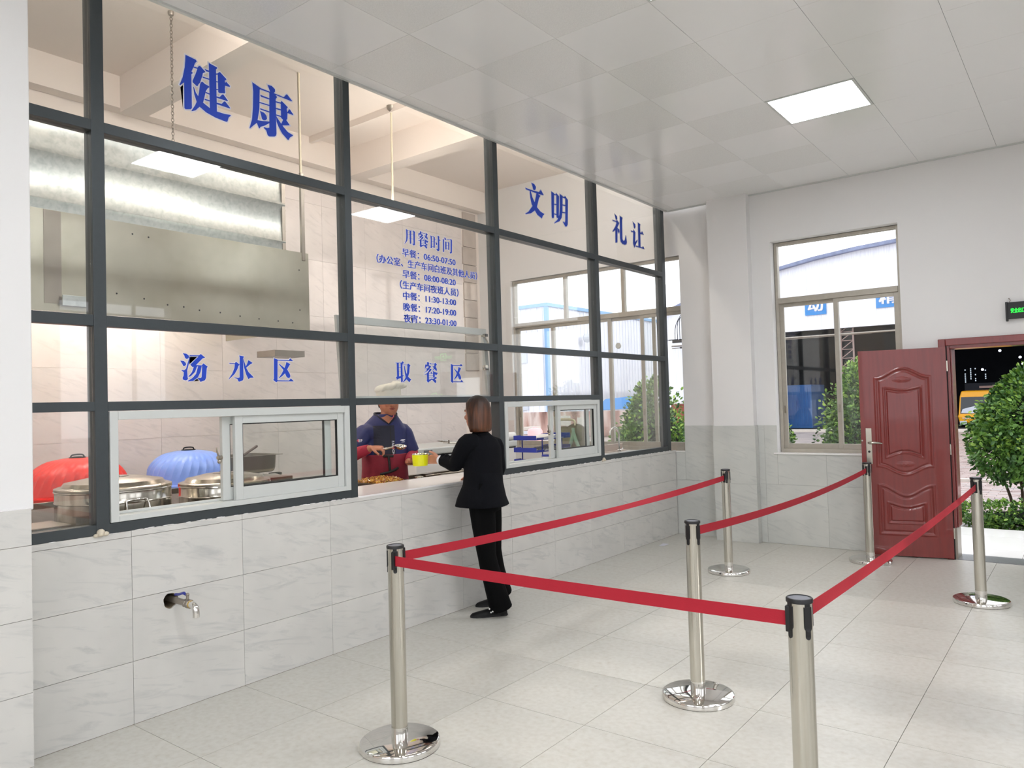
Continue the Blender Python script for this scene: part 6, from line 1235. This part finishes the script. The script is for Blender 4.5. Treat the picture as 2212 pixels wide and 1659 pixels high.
m = MB(); m.add([FCg.p(-.115, .4, 1.315), FCg.p(-.135, .4, 1.325), FCg.p(-.175, .4, 1.322), FCg.p(-.16, .4, 1.312), FCg.p(-.14, .4, 1.308)], [(0, 1, 2, 3, 4)]).add([FCg.p(-.125, .4, 1.298), FCg.p(-.165, .4, 1.304), FCg.p(-.16, .4, 1.297)], [(0, 1, 2)]); drape(m, 'chest_emblem', 'vinyl_white', tu_, back, .004)
# stand collar and pink neckband
FN = Fig((-.953, 4.578, 0), fC)
drape(MB().add([FN.p(.075, .4, 1.538), FN.p(.05, .4, 1.51), FN.p(.02, .4, 1.478), FN.p(-.005, .4, 1.462), FN.p(-.03, .4, 1.478), FN.p(-.055, .4, 1.51), FN.p(-.075, .4, 1.538), FN.p(.0, .4, 1.538)], [(0, 1, 7), (1, 2, 7), (2, 3, 7), (3, 4, 7), (4, 5, 7), (5, 6, 7)]), 'open_neckline', 'skin_tan', tu_, back, .0015)
for sg in (1, -1):
    MB().tube([FN.p(0, -.088, 1.552), FN.p(sg*.080, -.045, 1.553), FN.p(sg*.098, .02, 1.545), FN.p(sg*.070, .072, 1.520), FN.p(sg*.035-.003, .096, 1.488), FN.p(-.006, .108, 1.458)], [.013, .013, .013, .012, .011, .006], 10, flat=.55, side=(0, 0, 1)).build('collar', 'navy_dark', tu_, smooth=50)
MB().tube([FN.p(-.062, .066, 1.532), FN.p(-.052, .080, 1.512), FN.p(-.035, .092, 1.492)], [.011, .012, .006], 10, flat=.4, side=(0, 0, 1)).build('pink_neckband', M('pink_cloth', (232, 120, 140), .7).name, tu_, smooth=50)
# long maroon sleeves under the tunic
j = MB(); j.tube([SR.lerp(ER, .6), ER, ER.lerp(RW, .5), RW.lerp(ER, .10)], [.062, .060, .050, .038], 18)
for q in (.2, .4, .6): p = ER.lerp(RW, q); j.tube([p+V(.02, -.03, .03), p+V(.03, .0, -.02), p+V(.0, .03, -.035)], .014, 8)
remesh(j, 'sleeve', .005, 'maroon_shirt', ch, 4, .5)
j = MB(); j.tube([SL_.lerp(EL, .6), EL, EL.lerp(LW, .5), LW.lerp(EL, .12)], [.058, .054, .046, .036], 18); remesh(j, 'sleeve', .005, 'maroon_shirt', ch, 4, .5)
# apron wrapped round the waist
ap = MB(); torso(ap, [((-.96, 4.565, z), fC, a, f_, k_) for z, a, f_, k_ in ((.55, .235, .19, .16), (.8, .222, .178, .155), (.97, .205, .168, .148), (1.08, .198, .166, .142), (1.19, .198, .158, .14), (1.2, .19, .15, .13))], n=48)
apn = ap.build('apron', 'maroon', ch, smooth=60)
tp_ = [FCg.p(r, .174 - abs(r)*.12, z) for r, z in ((.045, 1.19), (.0, 1.188), (-.045, 1.185))]
MB().tube(tp_, .011, 8, flat=.4, side=(0, 0, 1)).tube([FCg.p(.0, .178, 1.19), FCg.p(-.005, .180, 1.13), FCg.p(-.01, .182, 1.06)], [.012, .010, .011], 8, flat=.4, side=FCg.r).tube([FCg.p(.075, .172, 1.035), FCg.p(.0, .186, 1.05), FCg.p(-.06, .176, 1.07), FCg.p(-.085, .168, 1.085)], [.011, .010, .012, .009], 8, flat=.4, side=(0, 0, 1)).build('apron_tie', 'rubber', apn, smooth=50)
# toque
hat = MB().lathe(HC.p(0, .002, .138), [(.104, -.012), (.110, -.006), (.108, .075), (.102, .09)], 40).build('hat_band', 'hat_cloth', ch, smooth=50)
mb = MB(); rs = []
for z, r in ((.066, .100), (.078, .114), (.10, .124), (.118, .118), (.132, .095), (.140, .05), (.141, .005)):
    ring = []
    for k in range(72):
        t = 2*math.pi*k/72; pl_ = 1+.05*math.sin(9*t)+.03*math.sin(17*t+1); lean = .035*(z-.085)/.09
        q = HC.p(-math.cos(t)*r*pl_-lean*1.6, math.sin(t)*r*pl_, .140+z+.012*math.cos(t)); ring.append(q)
    rs.append(ring)
mb.rings(rs).build('hat_crown', 'hat_cloth', hat, smooth=60)
mb = MB().ball(HC.p(-.105, -.01, .252), .07, .052, .03, 24, 12, (HC.r, HC.f, HC.u)).build('hat_fold', 'hat_cloth', hat, smooth=60)
MB().tube([HC.p(k*.078, -.02+.0*k, .06) for k in (1,)]+[HC.p(.083, -.03, .12), HC.p(.06, -.085, .12), HC.p(0, -.102, .11), HC.p(-.06, -.085, .12), HC.p(-.083, -.03, .12), HC.p(-.078, -.02, .06)], [.008, .014, .02, .022, .02, .014, .008], 10).build('hair', 'hair_dark', ch, smooth=60)
# ladle and pusher he holds
ld = thing('ladle', 'round steel serving ladle held level in the cook\'s raised hand', 'ladle', (-.55, 4.38, 1.29))
MB().tube([RW+V(.05, .03, -.014), RW+V(.10, .065, -.010), V(-.60, 4.335, 1.278)], [.010, .009, .007], 10, flat=.5, side=(0, 0, 1)).build('handle', 'mirror_steel', ld, smooth=50)
MB().lathe((-.565, 4.378, 1.255), [(.001, 0), (.025, .003), (.042, .014), (.048, .03), (.050, .031), (.045, .03), (.038, .016), (.022, .006), (.001, .004)], 36, axis=(.25, -.1, 1)).build('bowl', 'mirror_steel', ld, smooth=50)
sp_ = thing('serving_plate', 'small steel plate in the cook\'s lowered hand below the yellow bowl', 'plate', (-.58, 4.55, 1.12))
MB().lathe((-.585, 4.545, 1.118), [(.001, 0), (.045, .001), (.07, .010), (.072, .012), (.045, .004), (.001, .003)], 36).build('plate', 'mirror_steel', sp_, smooth=50)
